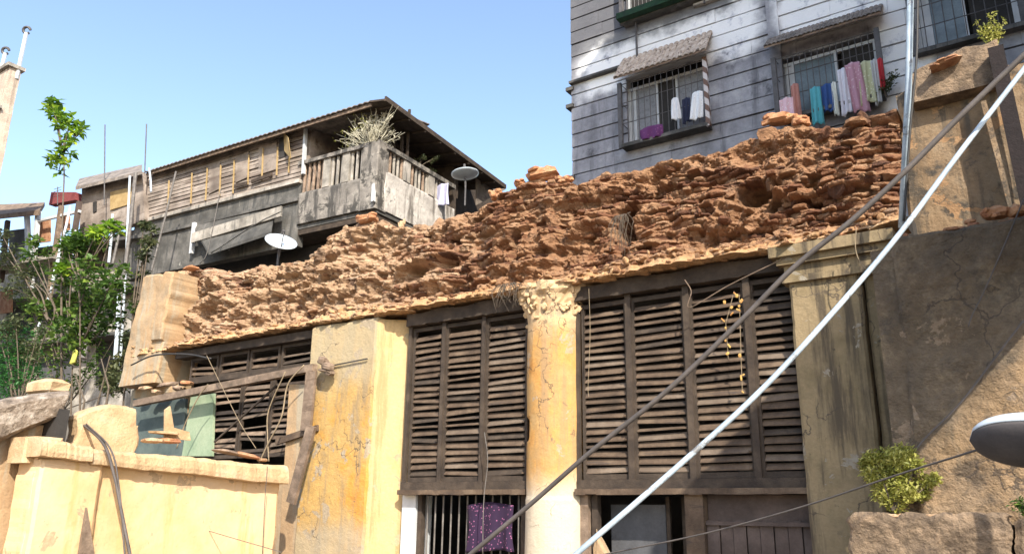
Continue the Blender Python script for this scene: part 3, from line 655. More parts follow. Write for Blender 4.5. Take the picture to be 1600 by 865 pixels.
# plant on rear pier cap
b0 = at(1550, 80, 10.9); tips = [at(x, y, 10.9) for x, y in ((1527, 36), (1538, 42), (1547, 26), (1553, 22), (1562, 38), (1569, 32), (1543, 55), (1560, 55))]
plant('potted_shrub', 'small upright yellow-green plant on top of the rear pier', 'plant', b0, [[b0, (b0+t_)/2+Vector((.01, .02, 0)), t_] for t_ in tips], M_leafy, [((b0+t_*2)/3+Vector((0, 0, 0)), (.05, .05, .12)) for t_ in tips]+[(t_, (.03, .03, .05)) for t_ in tips], 520, .045, .008, flat=1.2)

# ------------------------------------------------------------------ low yellow wall, bottom left (runs towards the street)
LW = thing('yellow_boundary_wall', (-10.4, 7, 0), 'sunlit pale yellow boundary wall with a projecting ledge at lower left', 'wall')
XW = -10.4
pA = atX(52, 722, XW); pB = atX(446, 757, XW); pC = atX(140, 728, XW)
def seg(a, b): return b-a
y0, y1 = pA.y, pB.y; ht = lambda y: pC.z+(pB.z-pC.z)*(y-pC.y)/(pB.y-pC.y)
slab('wall_face', M_cream, LW, (XW, y0+.05, 0), (0, y1-y0-.15, 0), (0, 0, ht(y0)), .45, 90, 120, .02, top=lambda s: ht(y0+s*(y1-y0))/ht(y0)+.01, edge=.03)
# ledge: top px (65,684)->(445,728); bottom px (140,728)->(446,757)
la = atX(140, 700, XW+.1); lb = atX(447, 727, XW+.1); lc = atX(447, 757, XW+.1); ld = atX(140, 725, XW+.1)
def ledge(name, a, b_, c_, d_, n, amp=.02, th_=.5, m=None):
    mbb = MB(); vs = []; fs = []
    for i in range(n+1):
        s = i/n; lo = d_.lerp(c_, s); hi = a.lerp(b_, s); wz = float(fbm(s*9, 1.0, 5, 2))*amp*2.2; wy = float(fbm(s*22+3, 2., 5, 3))*amp*2.6
        prof = [(-th_, -.0, 0), (.03, 0, 0), (.06, .04, 1), (.07, .3, 1), (.06, .75, 1), (.03, .93, 1), (-.04, 1.0, 1), (-th_, 1.04, 0)]
        for dx, t, k in prof:
            p = lo.lerp(hi, t); vs.append((p.x+dx+wy*k*.7, p.y, p.z+wz+(wy*.6 if t > .9 else 0)))
    m_ = 8
    for i in range(n):
        for k in range(m_): fs.append((i*m_+k, i*m_+(k+1) % m_, (i+1)*m_+(k+1) % m_, (i+1)*m_+k))
    fs += [tuple(range(m_)), tuple(n*m_+k for k in range(m_-1, -1, -1))]
    return mbb.add(vs, fs).build(name, m or M_creamtop, LW)
ledge('ledge', la, lb, lc, ld, 150)
ledge('corner_ledge', atX(62, 682, XW+.16), atX(142, 697, XW+.16), atX(140, 722, XW+.16), atX(58, 712, XW+.16), 30, amp=.009, th_=.55)
slab('corner_pilaster', M_cream, LW, (XW+.09, atX(56, 740, XW).y, 0), (0, .78, 0), (0, 0, atX(60, 716, XW+.1).z), .3, 20, 100, .02, edge=.02)
# higher broken part behind the ledge
q0 = atX(118, 680, XW-.5); q1 = atX(216, 680, XW-.5)
slab('broken_upstand', M_creamtop, LW, (XW-.5, q0.y, 5.5), (0, q1.y-q0.y, 0), (0, 0, atX(170, 636, XW-.5).z-5.5), .25, 36, 40, .03, top=lambda s: .93+.09*min(1, s*2.2)-(.12 if s > .93 else 0), edge=.05)
# thin brown wedge standing in for a pointed strip of shadow on the wall
wa = [atX(120, 870, XW+.2), atX(133, 792, XW+.2), atX(145, 870, XW+.2)]
tag(origin_to(MB().poly(wa, (.05, 0, 0)).build('shadow_wedge', M_beam), wa[0]), 'brown wedge standing in for a pointed strip of shadow on the pale yellow wall', 'shadow')
# tiles / debris on the wall
def deb(px, py, X_, s, label, rot=0, m=None, tilt=0, name='roof_tile', cat='tile'):
    c = atX(px, py, X_); b = MB(); b.chunk((0, 0, 0), *s); o = b.build(name, m or M_terra); o.location = c
    o.rotation_euler = (tilt, random.uniform(-.1, .1), rot); return tag(o, label, cat)
deb(257, 676, XW-.3, (.3, .42, .045), 'pale tile, topmost of the pile beside the teal board', .1, M_creamtop)
deb(262, 688, XW-.32, (.3, .36, .07), 'orange brick in the pile beside the teal board', .2, M_brick)
deb(238, 688, XW-.25, (.25, .28, .06), 'pale brick half at the left of the pile by the teal board', -.1, M_mortarb)
w0 = atX(258, 684, XW-.32); o = MB().poly([w0, w0+Vector((0, .42, .0)), w0+Vector((0, .38, .12)), w0+Vector((0, .12, .16)), w0+Vector((0, .02, .46)), w0+Vector((0, -.05, .4))], (-.04, 0, 0)).build('tile_shard', M_creamtop); origin_to(o, w0)
tag(o, 'thin upright horn-shaped shard standing on the tile pile', 'tile')
deb(356, 706, XW-.25, (.3, .5, .05), 'long brown tile on the ledge below the broken louvres', .15, M_tile, tilt=-.12)
deb(385, 711, XW-.2, (.3, .42, .06), 'reddish tile at the right end of the yellow wall ledge', -.1, M_terra, tilt=-.15)
deb(410, 718, XW-.2, (.14, .2, .05), 'small plaster crumb at the right end of the yellow wall', .4, M_mortarb)
# rubble shelf left of the beam
for i, (px, py, s) in enumerate([(228, 606, .3), (262, 600, .42), (292, 598, .3), (246, 612, .2), (278, 607, .22)]):
    c = at(px, py, 9.72); b = MB(); b.chunk((0, 0, 0), s, .25, .08); o = b.build('broken_tile', [M_mortarb, M_tile, M_brick][i % 3]); o.location = c; o.rotation_euler = (.1, random.uniform(-.3, .3), i)
    tag(o, ['leftmost broken tile under the end pier, on the fallen timber beam', 'widest broken tile under the end pier, second from left', 'rightmost broken tile on the beam, below the end pier corner', 'small tile fragment propped low on the left of the beam', 'small tile fragment low between two larger ones on the beam'][i], 'tile')
# timbers
def plank(name, label, p0, p1, w_, t_, m, up=(0, 1, 0), cat='plank'):
    o = MB().bar(p0, p1, w_, t_, up, .04).build(name, m); origin_to(o, p0); return tag(o, label, cat)
plank('timber_beam', 'long weathered timber beam sloping across the broken left window', at(212, 630, 9.6), at(492, 574, 9.6), .13, .12, M_beam, cat='beam')
plank('leaning_plank', 'upper brown plank leaning beside the yellow pier, under the broken beam end', at(487, 580, 9.55), at(478, 672, 9.55), .24, .05, M_beam)
plank('leaning_plank', 'lower long brown plank leaning down beside the yellow pier', at(487, 665, 9.5), at(455, 785, 9.5), .2, .06, M_beam)
plank('horizontal_batten', 'grey batten nailed across the right of the broken louvres', at(432, 690, 9.7), at(497, 668, 9.7), .11, .05, M_wood, cat='batten')
plank('diagonal_stick', 'dark thin stick crossing the broken louvres diagonally', at(335, 690, 9.8), at(432, 602, 9.8), .03, .03, M_woodd, cat='stick')
o = MB().poly([at(452, 600, 9.75), at(486, 600, 9.75), at(484, 900, 9.75), at(433, 900, 9.75), at(440, 790, 9.75)], (0, .12, 0)).build('plaster_strip', M_endpier, RB); o['label'] = 'pinkish plaster strip left of the yellow pier'
# broken beam end lump
sb = MB(); pc = at(508, 572, 9.55)
for i in range(7): sb.chunk(pc+Vector((random.uniform(-.14, .14), random.uniform(-.05, .05), random.uniform(-.13, .13))), random.uniform(.12, .3), .18, random.uniform(.05, .14), Quaternion((0, 1, 0), random.uniform(-.5, .9)))
tag(origin_to(sb.build('torn_rag_bundle', M_beam), pc), 'crumpled brown rag bundle caught on the end of the timber beam', 'rag')
plank('crack_line', 'short thin rod standing in for a dark crack in the yellow pier', at(512, 572, 9.68), at(574, 560, 9.68), .018, .02, M_rubber, cat='rod')  # thin dark rod laid on the plaster to draw a crack

# fallen roof roll at far left
def xslab(name, m, X_, a, b, c, d, T, n, amp):       # rough slab whose face lies in a plane of constant X
    A, B_, C2, D2 = [atX(*q, X_) for q in (a, b, c, d)]; vs = []; fs = []
    for s_ in (0, 1):
        for j in range(n+1):
            for i in range(n+1):
                u, v = i/n, j/n; p = A.lerp(B_, u).lerp(D2.lerp(C2, u), v); k = 0 if s_ else float(fbm(p.y*3, p.z*4, 5, 1))*2*amp
                rim = min(v, 1-v, (1-u)*3); k -= max(0, .16-rim)*.9*(1-s_); w_ = float(fbm(p.y*4, v*2+s_, 4, 3))*amp*1.2
                vs.append((p.x-T*s_+k, p.y+(w_ if u > .95 else 0), p.z+w_-s_*.0))
    N = (n+1)**2
    for j in range(n):
        for i in range(n):
            q = j*(n+1)+i; fs.append((q, q+1, q+n+2, q+n+1)); fs.append((N+q+n+1, N+q+n+2, N+q+1, N+q))
    rim = list(range(n+1))+[j*(n+1)+n for j in range(1, n+1)]+[n*(n+1)+i for i in range(n-1, -1, -1)]+[j*(n+1) for j in range(n-1, 0, -1)]
    for q, q2 in zip(rim, rim[1:]+rim[:1]): fs.append((q, q2, N+q2, N+q))
    return MB().add(vs, fs).build(name, m)
o = xslab('fallen_concrete_slab', M_slabm, -10.75, (-90, 735), (98, 650), (122, 606), (-90, 640), .9, 60, .07)
tag(origin_to(o, atX(100, 640, -10.75)), 'lichen-spotted sloping concrete slab lying at the far left above the yellow wall', 'slab')
cc = at(75, 606, 7.2); tag(origin_to(MB().chunk(cc, .9, .5, .28).build('plaster_lump', M_creamtop), cc), 'pale plaster lump behind the lichen-spotted slab at far left', 'rubble')
# brown back wall under that slab
LB = thing('left_shed', (-13, 5, 0), 'shadowed brown shed wall at the lower left corner under the concrete slab', 'shed')
slab('wall', M_endpier, LB, (-11.0, 2.0, 0), (0, 3.35, 0), (0, 0, 7.0), .3, 40, 60, .03)
slab('corner_block', M_creamtop, LB, atX(36, 722, -10.5), (0, .45, 0), (0, 0, .32), .4, 10, 8, .03)
st = MB(); st.box(-13, -10.7, 5.36, 5.5, 0, 7.2); st.build('side_wall', M_dark, LB)

# ------------------------------------------------------------------ grey clapboard house behind (tall)
GH = thing('grey_house', (-5, 20, 0), 'tall blue-grey house with banded plaster walls, barred windows and small canopies', 'building')
def ex_gh(t, pos, c):  # whitewash and sun patches painted white into the wall colour
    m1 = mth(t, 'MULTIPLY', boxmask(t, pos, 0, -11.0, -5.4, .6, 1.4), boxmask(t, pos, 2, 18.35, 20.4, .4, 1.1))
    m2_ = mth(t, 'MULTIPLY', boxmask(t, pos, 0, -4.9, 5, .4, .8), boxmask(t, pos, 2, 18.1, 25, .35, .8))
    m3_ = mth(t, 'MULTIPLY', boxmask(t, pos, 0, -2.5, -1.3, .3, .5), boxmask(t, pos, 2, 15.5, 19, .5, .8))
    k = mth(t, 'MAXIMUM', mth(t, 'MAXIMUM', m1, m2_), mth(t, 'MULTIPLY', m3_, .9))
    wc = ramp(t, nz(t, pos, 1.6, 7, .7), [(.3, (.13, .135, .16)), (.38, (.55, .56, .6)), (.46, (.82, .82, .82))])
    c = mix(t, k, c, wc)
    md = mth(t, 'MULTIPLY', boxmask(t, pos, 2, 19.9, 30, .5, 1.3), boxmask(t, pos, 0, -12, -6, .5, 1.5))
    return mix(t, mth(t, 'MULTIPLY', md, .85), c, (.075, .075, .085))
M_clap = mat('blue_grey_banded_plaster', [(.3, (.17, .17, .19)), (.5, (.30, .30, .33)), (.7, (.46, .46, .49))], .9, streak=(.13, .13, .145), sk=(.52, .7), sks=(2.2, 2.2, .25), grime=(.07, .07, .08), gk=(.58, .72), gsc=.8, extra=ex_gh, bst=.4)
YH = 20.0; BH = .455; zA = 5.0
def row_z(k): return zA+k*BH
wins = [(-9.5, -6.95, row_z(25), row_z(30)), (-4.95, -2.5, row_z(24), row_z(28)), (-9.4, -6.8, row_z(34), row_z(40)), (-1.6, .55, row_z(26), row_z(30))]
ch = MB(); X0, X1 = -11.42, 1.4
for k in range(52):
    z0, z1 = row_z(k), row_z(k+1); iv = [(X0, X1)]
    for (a, b_, c_, d_) in wins:
        if z0 >= c_-.01 and z1 <= d_+.01:
            nv_ = []
            for (p_, q_) in iv:
                if b_ <= p_ or a >= q_: nv_.append((p_, q_)); continue
                if p_ < a: nv_.append((p_, a))
                if q_ > b_: nv_.append((b_, q_))
            iv = nv_
    for (p_, q_) in iv:
        dz = random.uniform(-.01, .01)
        xs_ = [p_]
        while xs_[-1] < q_-1.2: xs_.append(xs_[-1]+random.uniform(.7, 2.2))
        xs_[-1] = min(xs_[-1], q_-.2) if len(xs_) > 1 else xs_[-1]; xs_.append(q_)
        for xa, xb in zip(xs_[:-1], xs_[1:]):
            g = random.uniform(-.012, .012)
            ch.hexa([(xa+.006, YH-.05+g, z0+.03+dz), (xb-.0, YH-.05+g, z0+.03+dz), (xb, YH+.3, z0+.03), (xa+.006, YH+.3, z0+.03), (xa+.006, YH-.03+g, z1), (xb, YH-.03+g, z1), (xb, YH+.3, z1), (xa+.006, YH+.3, z1)])
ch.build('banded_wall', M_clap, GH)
core = MB(); core.box(X0+.03, X1, YH+.31, YH+.32, 0, 29); core.box(X0+.02, X1, YH+.9, YH+9, 0, 29); core.box(X0+.02, X0+.2, YH+.06, YH+.9, 0, 29)
for k in range(52):
    pass
# core with openings: only the parts between windows
core = MB(); core.box(X0+.02, X1, YH+1.2, YH+9, 0, 28.5); core.box(X0+.02, X0+.14, YH+.301, YH+1.2, 0, 28.5); core.build('house_body', M_conc, GH)
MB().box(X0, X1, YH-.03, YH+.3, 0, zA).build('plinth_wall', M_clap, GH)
for z in (18.95, 18.35, 15.9): MB().box(X0-.16, X0+.1, YH-.12, YH+.4, z-.12, z).build('corner_ledge', M_conc, GH)
MB().box(X0, -6.9, YH-.2, YH, 19.02, 19.1).build('string_course', M_conc, GH)
MB().box(-7.2, -4.9, YH-.2, YH, 20.25, 20.32).build('string_course', M_concl, GH)
pp = MB(); pp.tube([(-9.05, YH-.16, 20.5), (-9.05, YH-.16, 19.1)], .035, 8); pp.build('drain_pipe', M_iron, GH)
pp = MB(); pp.tube([(-6.85, YH-.2, 21.6), (-6.85, YH-.2, 20.2)], .03, 8); pp.build('drain_pipe', M_iron, GH)
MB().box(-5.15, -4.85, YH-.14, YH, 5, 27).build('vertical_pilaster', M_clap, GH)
def window(x0, x1, z0, z1, panes, cage=.38, bars=14, postm=None):
    f = MB(); e = .09
    f.box(x0, x0+e, YH+.08, YH+.2, z0, z1); f.box(x1-e, x1, YH+.08, YH+.2, z0, z1); f.box(x0+e, x1-e, YH+.08, YH+.2, z1-e, z1); f.box(x0+e, x1-e, YH+.08, YH+.2, z0, z0+e)
    wo = f.build('window', M_white, GH)
    for (a, b_, mm) in panes:
        xa = x0+e+(x1-x0-2*e)*a; xb = x0+e+(x1-x0-2*e)*b_
        MB().box(xa+.01, xb-.01, YH+.12, YH+.16, z0+e, z1-e).build('pane', mm, wo)
        MB().box(xb-.03, xb+.03, YH+.07, YH+.19, z0+e, z1-e).build('mullion', M_white, wo)
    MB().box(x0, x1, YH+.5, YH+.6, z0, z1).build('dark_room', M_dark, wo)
    g = MB()
    for i in range(bars+1):
        x = x0+(x1-x0)*i/bars; g.tube([(x, YH-cage, z0+.02), (x, YH-cage, z1-.05)], .012, 5)
    for z in (z0+.03, z0+(z1-z0)*.33, z0+(z1-z0)*.66, z1-.06): g.tube([(x0, YH-.02, z), (x0, YH-cage, z), (x1, YH-cage, z), (x1, YH-.02, z)], .014, 5)
    g.build('window_grille', M_iron, wo)
    MB().box(x0-.05, x1+.05, YH-cage-.05, YH-.06, z0-.09, z0-.0).build('window_sill', M_conc, wo)
    pmm = postm or M_iron
    for x, mm in ((x0-.06, M_iron), (x1+.06, pmm)):
        MB().box(x-.06, x+.06, YH-cage-.04, YH-cage+.06, z0-.1, z1).build('cage_post', mm, wo)
    return wo
def spiral():
    m, t, bs, pos = nodes('twisted_brown_white_post'); wv = t.nodes.new('ShaderNodeTexWave'); wv.bands_direction = 'DIAGONAL'; wv.inputs['Scale'].default_value = 1.6
    t.links.new(pos, wv.inputs['Vector']); t.links.new(ramp(t, wv.outputs['Fac'], [(.4, (.14, .07, .04)), (.55, (.55, .5, .48))]), bs.inputs['Base Color']); return m
D_ = M_dark
W = wins[0]; window(W[0], W[1], W[2]-.05, 18.35, [(0, .06, M_white), (.06, .36, M_curt), (.36, .62, D_), (.62, 1, M_curt)], postm=spiral())
W = wins[1]; window(W[0], W[1], W[2], W[3]-.05, [(0, .1, M_white), (.1, .58, M_glass), (.64, 1, D_)], bars=16)
W = wins[2]; window(W[0], W[1], W[2], W[3]-.05, [(0, .5, D_), (.5, 1, M_curt)], cage=.3, bars=20)
W = wins[3]; window(W[0], W[1], W[2], W[3]-.05, [(0, .12, M_white), (.12, .5, M_glass), (.55, 1, D_)], bars=10, cage=.25)
MB().box(-1.9, 1.2, YH-.3, YH-.08, row_z(30)+.0, 20).build('maroon_fascia', M_red, GH)
# planter under top window
MB().box(-9.5, -6.95, YH-.6, YH-.1, 20.42, 20.62).build('green_planter_shelf', M_greenp, GH)
# tiled canopy over first window
def canopy(x0, x1, zf, zb_, proj, m, n, name, extra=True):
    c = MB()
    for i in range(n):
        for k in range(4):
            xa = x0+(x1-x0)*i/n; xb = x0+(x1-x0)*(i+1)/n; t0 = k/4; t1 = (k+1.25)/4; xm = (xa+xb)/2; r = (xb-xa)/2
            ya, yb = YH-.06-proj*t1, YH-.06-proj*t0; za = zb_+(zf-zb_)*t1; z_b = zb_+(zf-zb_)*t0+.0; up = .02+.0*k; j = random.uniform(-.015, .015)
            vs = []
            for (yy, z_) in ((ya, za+.03), (yb, z_b+.0)):
                for a in range(6):
                    an = math.pi*a/5; vs.append((xm-math.cos(an)*r, yy+j, z_+math.sin(an)*r*.8+j))
                for a in range(5, -1, -1):
                    an = math.pi*a/5; vs.append((xm-math.cos(an)*r*.82, yy+j, z_+math.sin(an)*r*.6-.015+j))
            fs = [tuple(range(11, -1, -1)), tuple(range(12, 24))]+[(a, (a+1) % 12, (a+1) % 12+12, a+12) for a in range(12)]
            c.add(vs, fs)
    o = c.build(name, m, GH)
    MB().hexa([(x0, YH-.06-proj, zf-.06), (x1, YH-.06-proj, zf-.06), (x1, YH-.06, zb_-.06), (x0, YH-.06, zb_-.06), (x0, YH-.06-proj, zf-.0), (x1, YH-.06-proj, zf), (x1, YH-.06, zb_), (x0, YH-.06, zb_)]).build('canopy_board', M_tile, GH)
    return o
canopy(-9.6, -6.72, 18.42, 19.3, .62, mat('pale_clay_tile', [(.3, (.3, .24, .19)), (.5, (.52, .42, .34)), (.7, (.66, .56, .47))], 5, bst=.6, streak=(.16, .12, .09), sk=(.52, .64), sks=(9, 9, 2)), 17, 'tiled_canopy')
canopy(-5.15, -2.25, 17.95, 18.5, .6, M_sheet, 26, 'corrugated_canopy')
# window ledge things
def cloth(px, py, w_, h_, Y, m, label, cat='laundry', thick=.012, wave=2, name='hanging_cloth', group=None, tilt=0, taper=0):
    c = at(px, py, Y); nx_, nz_ = 14, 16; vs = []; fs = []; ph_ = random.uniform(0, 6)
    for side in (0, 1):
        for j in range(nz_+1):
            for i in range(nx_+1):
                u = i/nx_-.5; v = j/nz_
                x = u*w_*(1-taper*(1-v)+.12*v*math.sin(v*3+ph_)); y = (math.sin(u*wave*2*math.pi+ph_+v)+.5*math.sin(u*wave*4.7*math.pi+ph_*2+v*2))*.04*(0.4+v)+side*thick
                z = -v*h_*1.12*(1+.035*math.sin(u*5+ph_))-.05*abs(u)*2*(1-v)
                vs.append((x+tilt*v*h_, y, z))
    N = (nx_+1)*(nz_+1)
    for j in range(nz_):
        for i in range(nx_):
            a = j*(nx_+1)+i; fs.append((a, a+1, a+nx_+2, a+nx_+1)); fs.append((N+a+nx_+1, N+a+nx_+2, N+a+1, N+a))
    rim = [i for i in range(nx_+1)]+[j*(nx_+1)+nx_ for j in range(1, nz_+1)]+[nz_*(nx_+1)+i for i in range(nx_-1, -1, -1)]+[j*(nx_+1) for j in range(nz_-1, 0, -1)]
    for a, b_ in zip(rim, rim[1:]+rim[:1]): fs.append((a, b_, N+b_, N+a))
    o = MB().add(vs, fs).build(name, m, None, True); o.location = c
    return tag(o, label, cat, group or ('washing hung at the grey house windows' if Y > 18 else None))
YC = YH-.46
cm = cloth_mat
cloth(1054, 152, .34, .62, YC, cm('white_cloth', (.8, .8, .82)), 'white garment hanging at the left behind the tiled-canopy window bars', taper=.4)
cloth(1089, 142, .44, .75, YC, cm('white_cloth_two', (.78, .79, .8), (.55, .56, .6), 16), 'white garment hanging at the right of the tiled-canopy window', taper=.3, tilt=-.1)
cloth(1072, 152, .25, .7, YC+.05, cm('navy_cloth', (.02, .025, .06)), 'dark navy cloth between the two white garments')
cloth(1017, 196, .7, .35, YC, cm('purple_cloth', (.12, .03, .12), (.25, .09, .2), 12), 'purple patterned cloth over the lower left window bars')
cloth(1228, 152, .36, .62, YC, cm('pink_print', (.75, .5, .55), (.85, .8, .8), 14), 'pink and white printed cloth leftmost on the right window')
cloth(1241, 130, .2, 1.0, YC-.03, cm('salmon_cloth', (.48, .22, .18)), 'salmon cloth hanging beside the pink print')
cloth(1273, 135, .26, .95, YC, cm('turquoise_cloth', (.1, .4, .46)), 'turquoise cloth hanging low on the window rail')
cloth(1292, 130, .3, .7, YC+.03, cm('blue_cloth', (.03, .08, .25)), 'dark blue cloth between the turquoise and white ones')
cloth(1302, 127, .12, .85, YC-.02, cm('white_strip', (.75, .76, .7)), 'narrow white strip of cloth over the dark blue one')
cloth(1316, 106, .26, 1.15, YC, cm('lilac_white', (.7, .68, .75)), 'pale lilac cloth left of the large pink sari')
cloth(1331, 97, .36, 1.25, YC-.03, cm('pink_sari', (.45, .24, .3), (.6, .45, .48), 12), 'large pink patterned cloth, tallest in the laundry row', tilt=.08)
cloth(1350, 95, .34, 1.05, YC, cm('olive_white', (.45, .45, .28), (.7, .7, .55), 10), 'olive and cream cloth right of the large pink one')
cloth(1365, 92, .16, 1.1, YC-.02, cm('grey_strip', (.5, .5, .5)), 'narrow grey cloth next to the red one')
cloth(1374, 90, .12, .75, YC-.05, cm('red_cloth', (.5, .04, .05)), 'small red cloth at the right end of the laundry row')
cloth(1290, 60, .5, .5, YC+.2, cm('muslin', (.4, .42, .42)), 'dull grey cloth bunched high inside the right window') if False else None
b0 = at(1385, 152, YC); cl = clumps([(1388, 130, 9), (1396, 118, 8), (1382, 140, 9)], YC, 1, .05)
plant('potted_plant', 'leafy plant hanging at the right end of the laundry window', 'plant', b0, [[b0, cl[2][0], cl[0][0]], [b0, cl[2][0], cl[1][0]]], M_leafd, cl, 260, .09, .015)
PT = thing('plant_box', (-8.2, YH-.4, 20.5), 'greenery growing in the green shelf under the top window', 'plant')
leaves('foliage', M_grassm, PT, [((-7.3, YH-.55, 20.72), (.42, .16, .12)), ((-7.9, YH-.55, 20.68), (.35, .16, .08))], 500, .1)

# ------------------------------------------------------------------ patterned cloth in the lower window
cloth(765, 783, .86, .62, 9.97, cm('spangled_purple', (.02, .006, .03), (.3, .1, .2), 22), 'dark purple floral cloth hanging in the barred lower window', 'cloth', wave=2.5, name='floral_cloth')

# ------------------------------------------------------------------ old house with balcony (left, behind)
OH_P = at(590, 225, 16); al = R(3.8)
ex = Vector((math.cos(al), math.sin(al), 0)); ey = Vector((-math.sin(al), math.cos(al), 0)); ez = Vector((0, 0, 1))
def F_(px, py, off=0): return atp(px, py, OH_P+ey*off, ey)          # front-parallel plane, off metres behind the balcony front
def S_(px, py, off=0): return atp(px, py, OH_P+ex*off, ex)          # side plane
OH = thing('balcony_house', (OH_P.x, OH_P.y, 0), 'long sooty old house with corrugated roof and a corner balcony', 'building')
def px_uz(p): d = p-OH_P; return d.dot(ex), d.z
def uz(u, z, off=0): return OH_P+ex*u+ey*off+ez*z
def obx(m, u0, u1, d0, d1, z0, z1, name, mat_, par=OH):
    m = m or MB(); c8 = [uz(u, z, d) for z in (z0, z1) for (u, d) in ((u0, d0), (u1, d0), (u1, d1), (u0, d1))]
    m.hexa(c8)
    return m.build(name, mat_, par) if name else m
UL = px_uz(F_(222, 300))[0]; UB = px_uz(F_(468, 290))[0]
zr = 0.0; zdeck = px_uz(F_(470, 302))[1]; zslab = px_uz(F_(590, 322))[1]
print('OH', OH_P, UL, UB, zdeck, zslab, px_uz(F_(580, 155)), px_uz(F_(230, 265)), px_uz(F_(230, 330)), px_uz(F_(470, 262)), px_uz(F_(330, 395)))
zroof = px_uz(F_(470, 200))[1]; zband = px_uz(F_(465, 282))[1]; zlow = px_uz(F_(300, 402))[1]
print(zroof, zband, zlow, 'side', [((S_(*q)-OH_P).dot(ey), (S_(*q)-OH_P).z) for q in ((625, 230), (700, 290), (700, 335), (780, 288))])
# upper timber wall, with boards modelled one by one
pw = MB(); nb_ = 13
z0w = zband; h_ = (zroof-z0w)/nb_
for k in range(nb_):
    u = UL
    while u < UB-.05:
        u2 = min(UB, u+random.uniform(1.2, 3)); g = random.uniform(-.01, .02)
        pw.hexa([uz(u+.004, z0w+h_*k, .0+g-.012), uz(u2, z0w+h_*k, .0+g-.012), uz(u2, z0w+h_*k, .2), uz(u+.004, z0w+h_*k, .2), uz(u+.004, z0w+h_*(k+1)-.012, g+.01), uz(u2, z0w+h_*(k+1)-.012, g+.01), uz(u2, z0w+h_*(k+1)-.012, .2), uz(u+.004, z0w+h_*(k+1)-.012, .2)])
        u = u2
pw.build('boarded_wall', M_plank, OH)
def slabF(name, m, u0, u1, z0, z1, off, T, amp=.03, n=60): return slab(name, m, OH, uz(u0, z0, off), ex*(u1-u0), ez*(z1-z0), T, n, max(6, n//4), amp, edge=.02)
slabF('concrete_band', M_conc, UL-.3, UB, zlow-.3, zband-.005, .05, .3, .03, 110)
obx(None, UL-.3, UB+.02, -.07, .1, zband-.10, zband+.02, 'floor_band', M_concl)
obx(None, UL-.3, UB+.02, -.05, .1, zband-.72, zband-.62, 'floor_band', M_conc)
obx(None, UL-.5, -1.2, 1.0, 1.3, -16, zlow, 'lower_wall', M_dark)
# yellow trims and shutters on the boarded wall
def yt(pts, w_=.035):
    for a, b_ in pts: MB().bar(F_(*a, -.06), F_(*b_, -.06), w_, .04, (0, 1, 0)).build('wooden_trim', M_ytrim, OH)
yt([((264, 282), (262, 325)), ((300, 270), (298, 318)), ((324, 262), (321, 313)), ((345, 258), (343, 306)), ((366, 250), (364, 302)), ((389, 242), (387, 288)), ((411, 232), (409, 282)), ((434, 230), (432, 274)), ((452, 240), (451, 270))])
MB().poly([F_(443, 205, -.1), F_(450, 215, -.35), F_(454, 247, -.35), F_(444, 236, -.1)], ey*.03).build('open_shutter', M_ytrim, OH)
MB().poly([F_(436, 216, -.03), F_(446, 212, -.03), F_(446, 244, -.03), F_(436, 248, -.03)], ey*.02).build('window_opening', M_dark, OH)
for (a, b_, c_, d_) in ((404, 222, 432, 268), (368, 240, 388, 280), (326, 256, 344, 298)):
    MB().poly([F_(a, b_+5, -.03), F_(c_, b_-4, -.03), F_(c_, d_-4, -.03), F_(a, d_+5, -.03)], ey*.025).build('shutter', M_plank, OH)
MB().bar(F_(478, 196, -.02), F_(474, 272, -.02), .09, .1, (0, 1, 0)).build('white_post', M_white, OH)
MB().bar(F_(393, 284, -.1), F_(425, 272, -.1), .05, .12, (0, 0, 1)).build('window_ledge', M_woodd, OH)
MB().bar(F_(366, 291, -.1), F_(386, 286, -.1), .05, .12, (0, 0, 1)).build('window_ledge', M_woodd, OH)
# white-edged sunshade below
MB().hexa([F_(326, 398, -.5), F_(424, 366, -.5), F_(430, 330, 0), F_(300, 352, 0)]+[F_(326, 393, -.5), F_(424, 361, -.5), F_(430, 326, 0), F_(300, 348, 0)]).build('sunshade', M_conc, OH)
MB().bar(F_(300, 372, -.3), F_(440, 330, -.3), .06, .35, (0, 0, 1)).build('sunshade_edge', M_concl, OH)
MB().bar(F_(304, 348, -.1), F_(299, 396, -.1), .14, .1, (0, 1, 0)).build('white_pipe_stub', M_white, OH)
# balcony: front parapet, corner pier, side parapet
DS = (S_(705, 330)-OH_P).dot(ey); DS = max(2.5, min(DS, 9))
DE = (S_(780, 288)-OH_P).dot(ey)
zt_ = 0.0
M_sootp = mat('soot_streaked_plaster', [(.3, (.10, .09, .08)), (.5, (.24, .215, .19)), (.65, (.42, .38, .33))], 1.8, streak=(.06, .055, .05), sk=(.48, .62), sks=(4, 4, .6), grime=(.05, .045, .04), gk=(.5, .62), gsc=1.8, bst=.6)
M_palep = mat('stained_plaster_lit_side', [(.3, (.3, .27, .24)), (.5, (.5, .46, .42)), (.65, (.62, .58, .53))], 1.8, streak=(.16, .14, .12), sk=(.5, .64), sks=(4, 4, .6), grime=(.12, .11, .1), gk=(.57, .68), gsc=1.8, bst=.6)  # stained plaster painted lighter for the sun on the balcony side
slabF('balcony_parapet', M_sootp, UB, -.55, zslab, zdeck+.02, .0, .18, .02, 50)
b = MB(); b = obx(b, UB-.1, -.5, -.06, .26, -.02, .10, None, None); b.build('handrail', M_sootp, OH)
nbal = 13
for i in range(nbal):
    u = UB+.12+(-.75-UB)*i/(nbal-1)
    if i in (5, 9):
        obx(None, u-.14, u+.14, .0, .2, zdeck+.02, -.02, 'rail_pier', M_concl); continue
    q = MB(); q.tube([uz(u, zdeck+.02+(-.04-zdeck)*t, .09) for t in (0, .25, .5, .75, 1)], .05, 8); bo = q.build('baluster', M_tile if i < 5 else M_concl, OH)
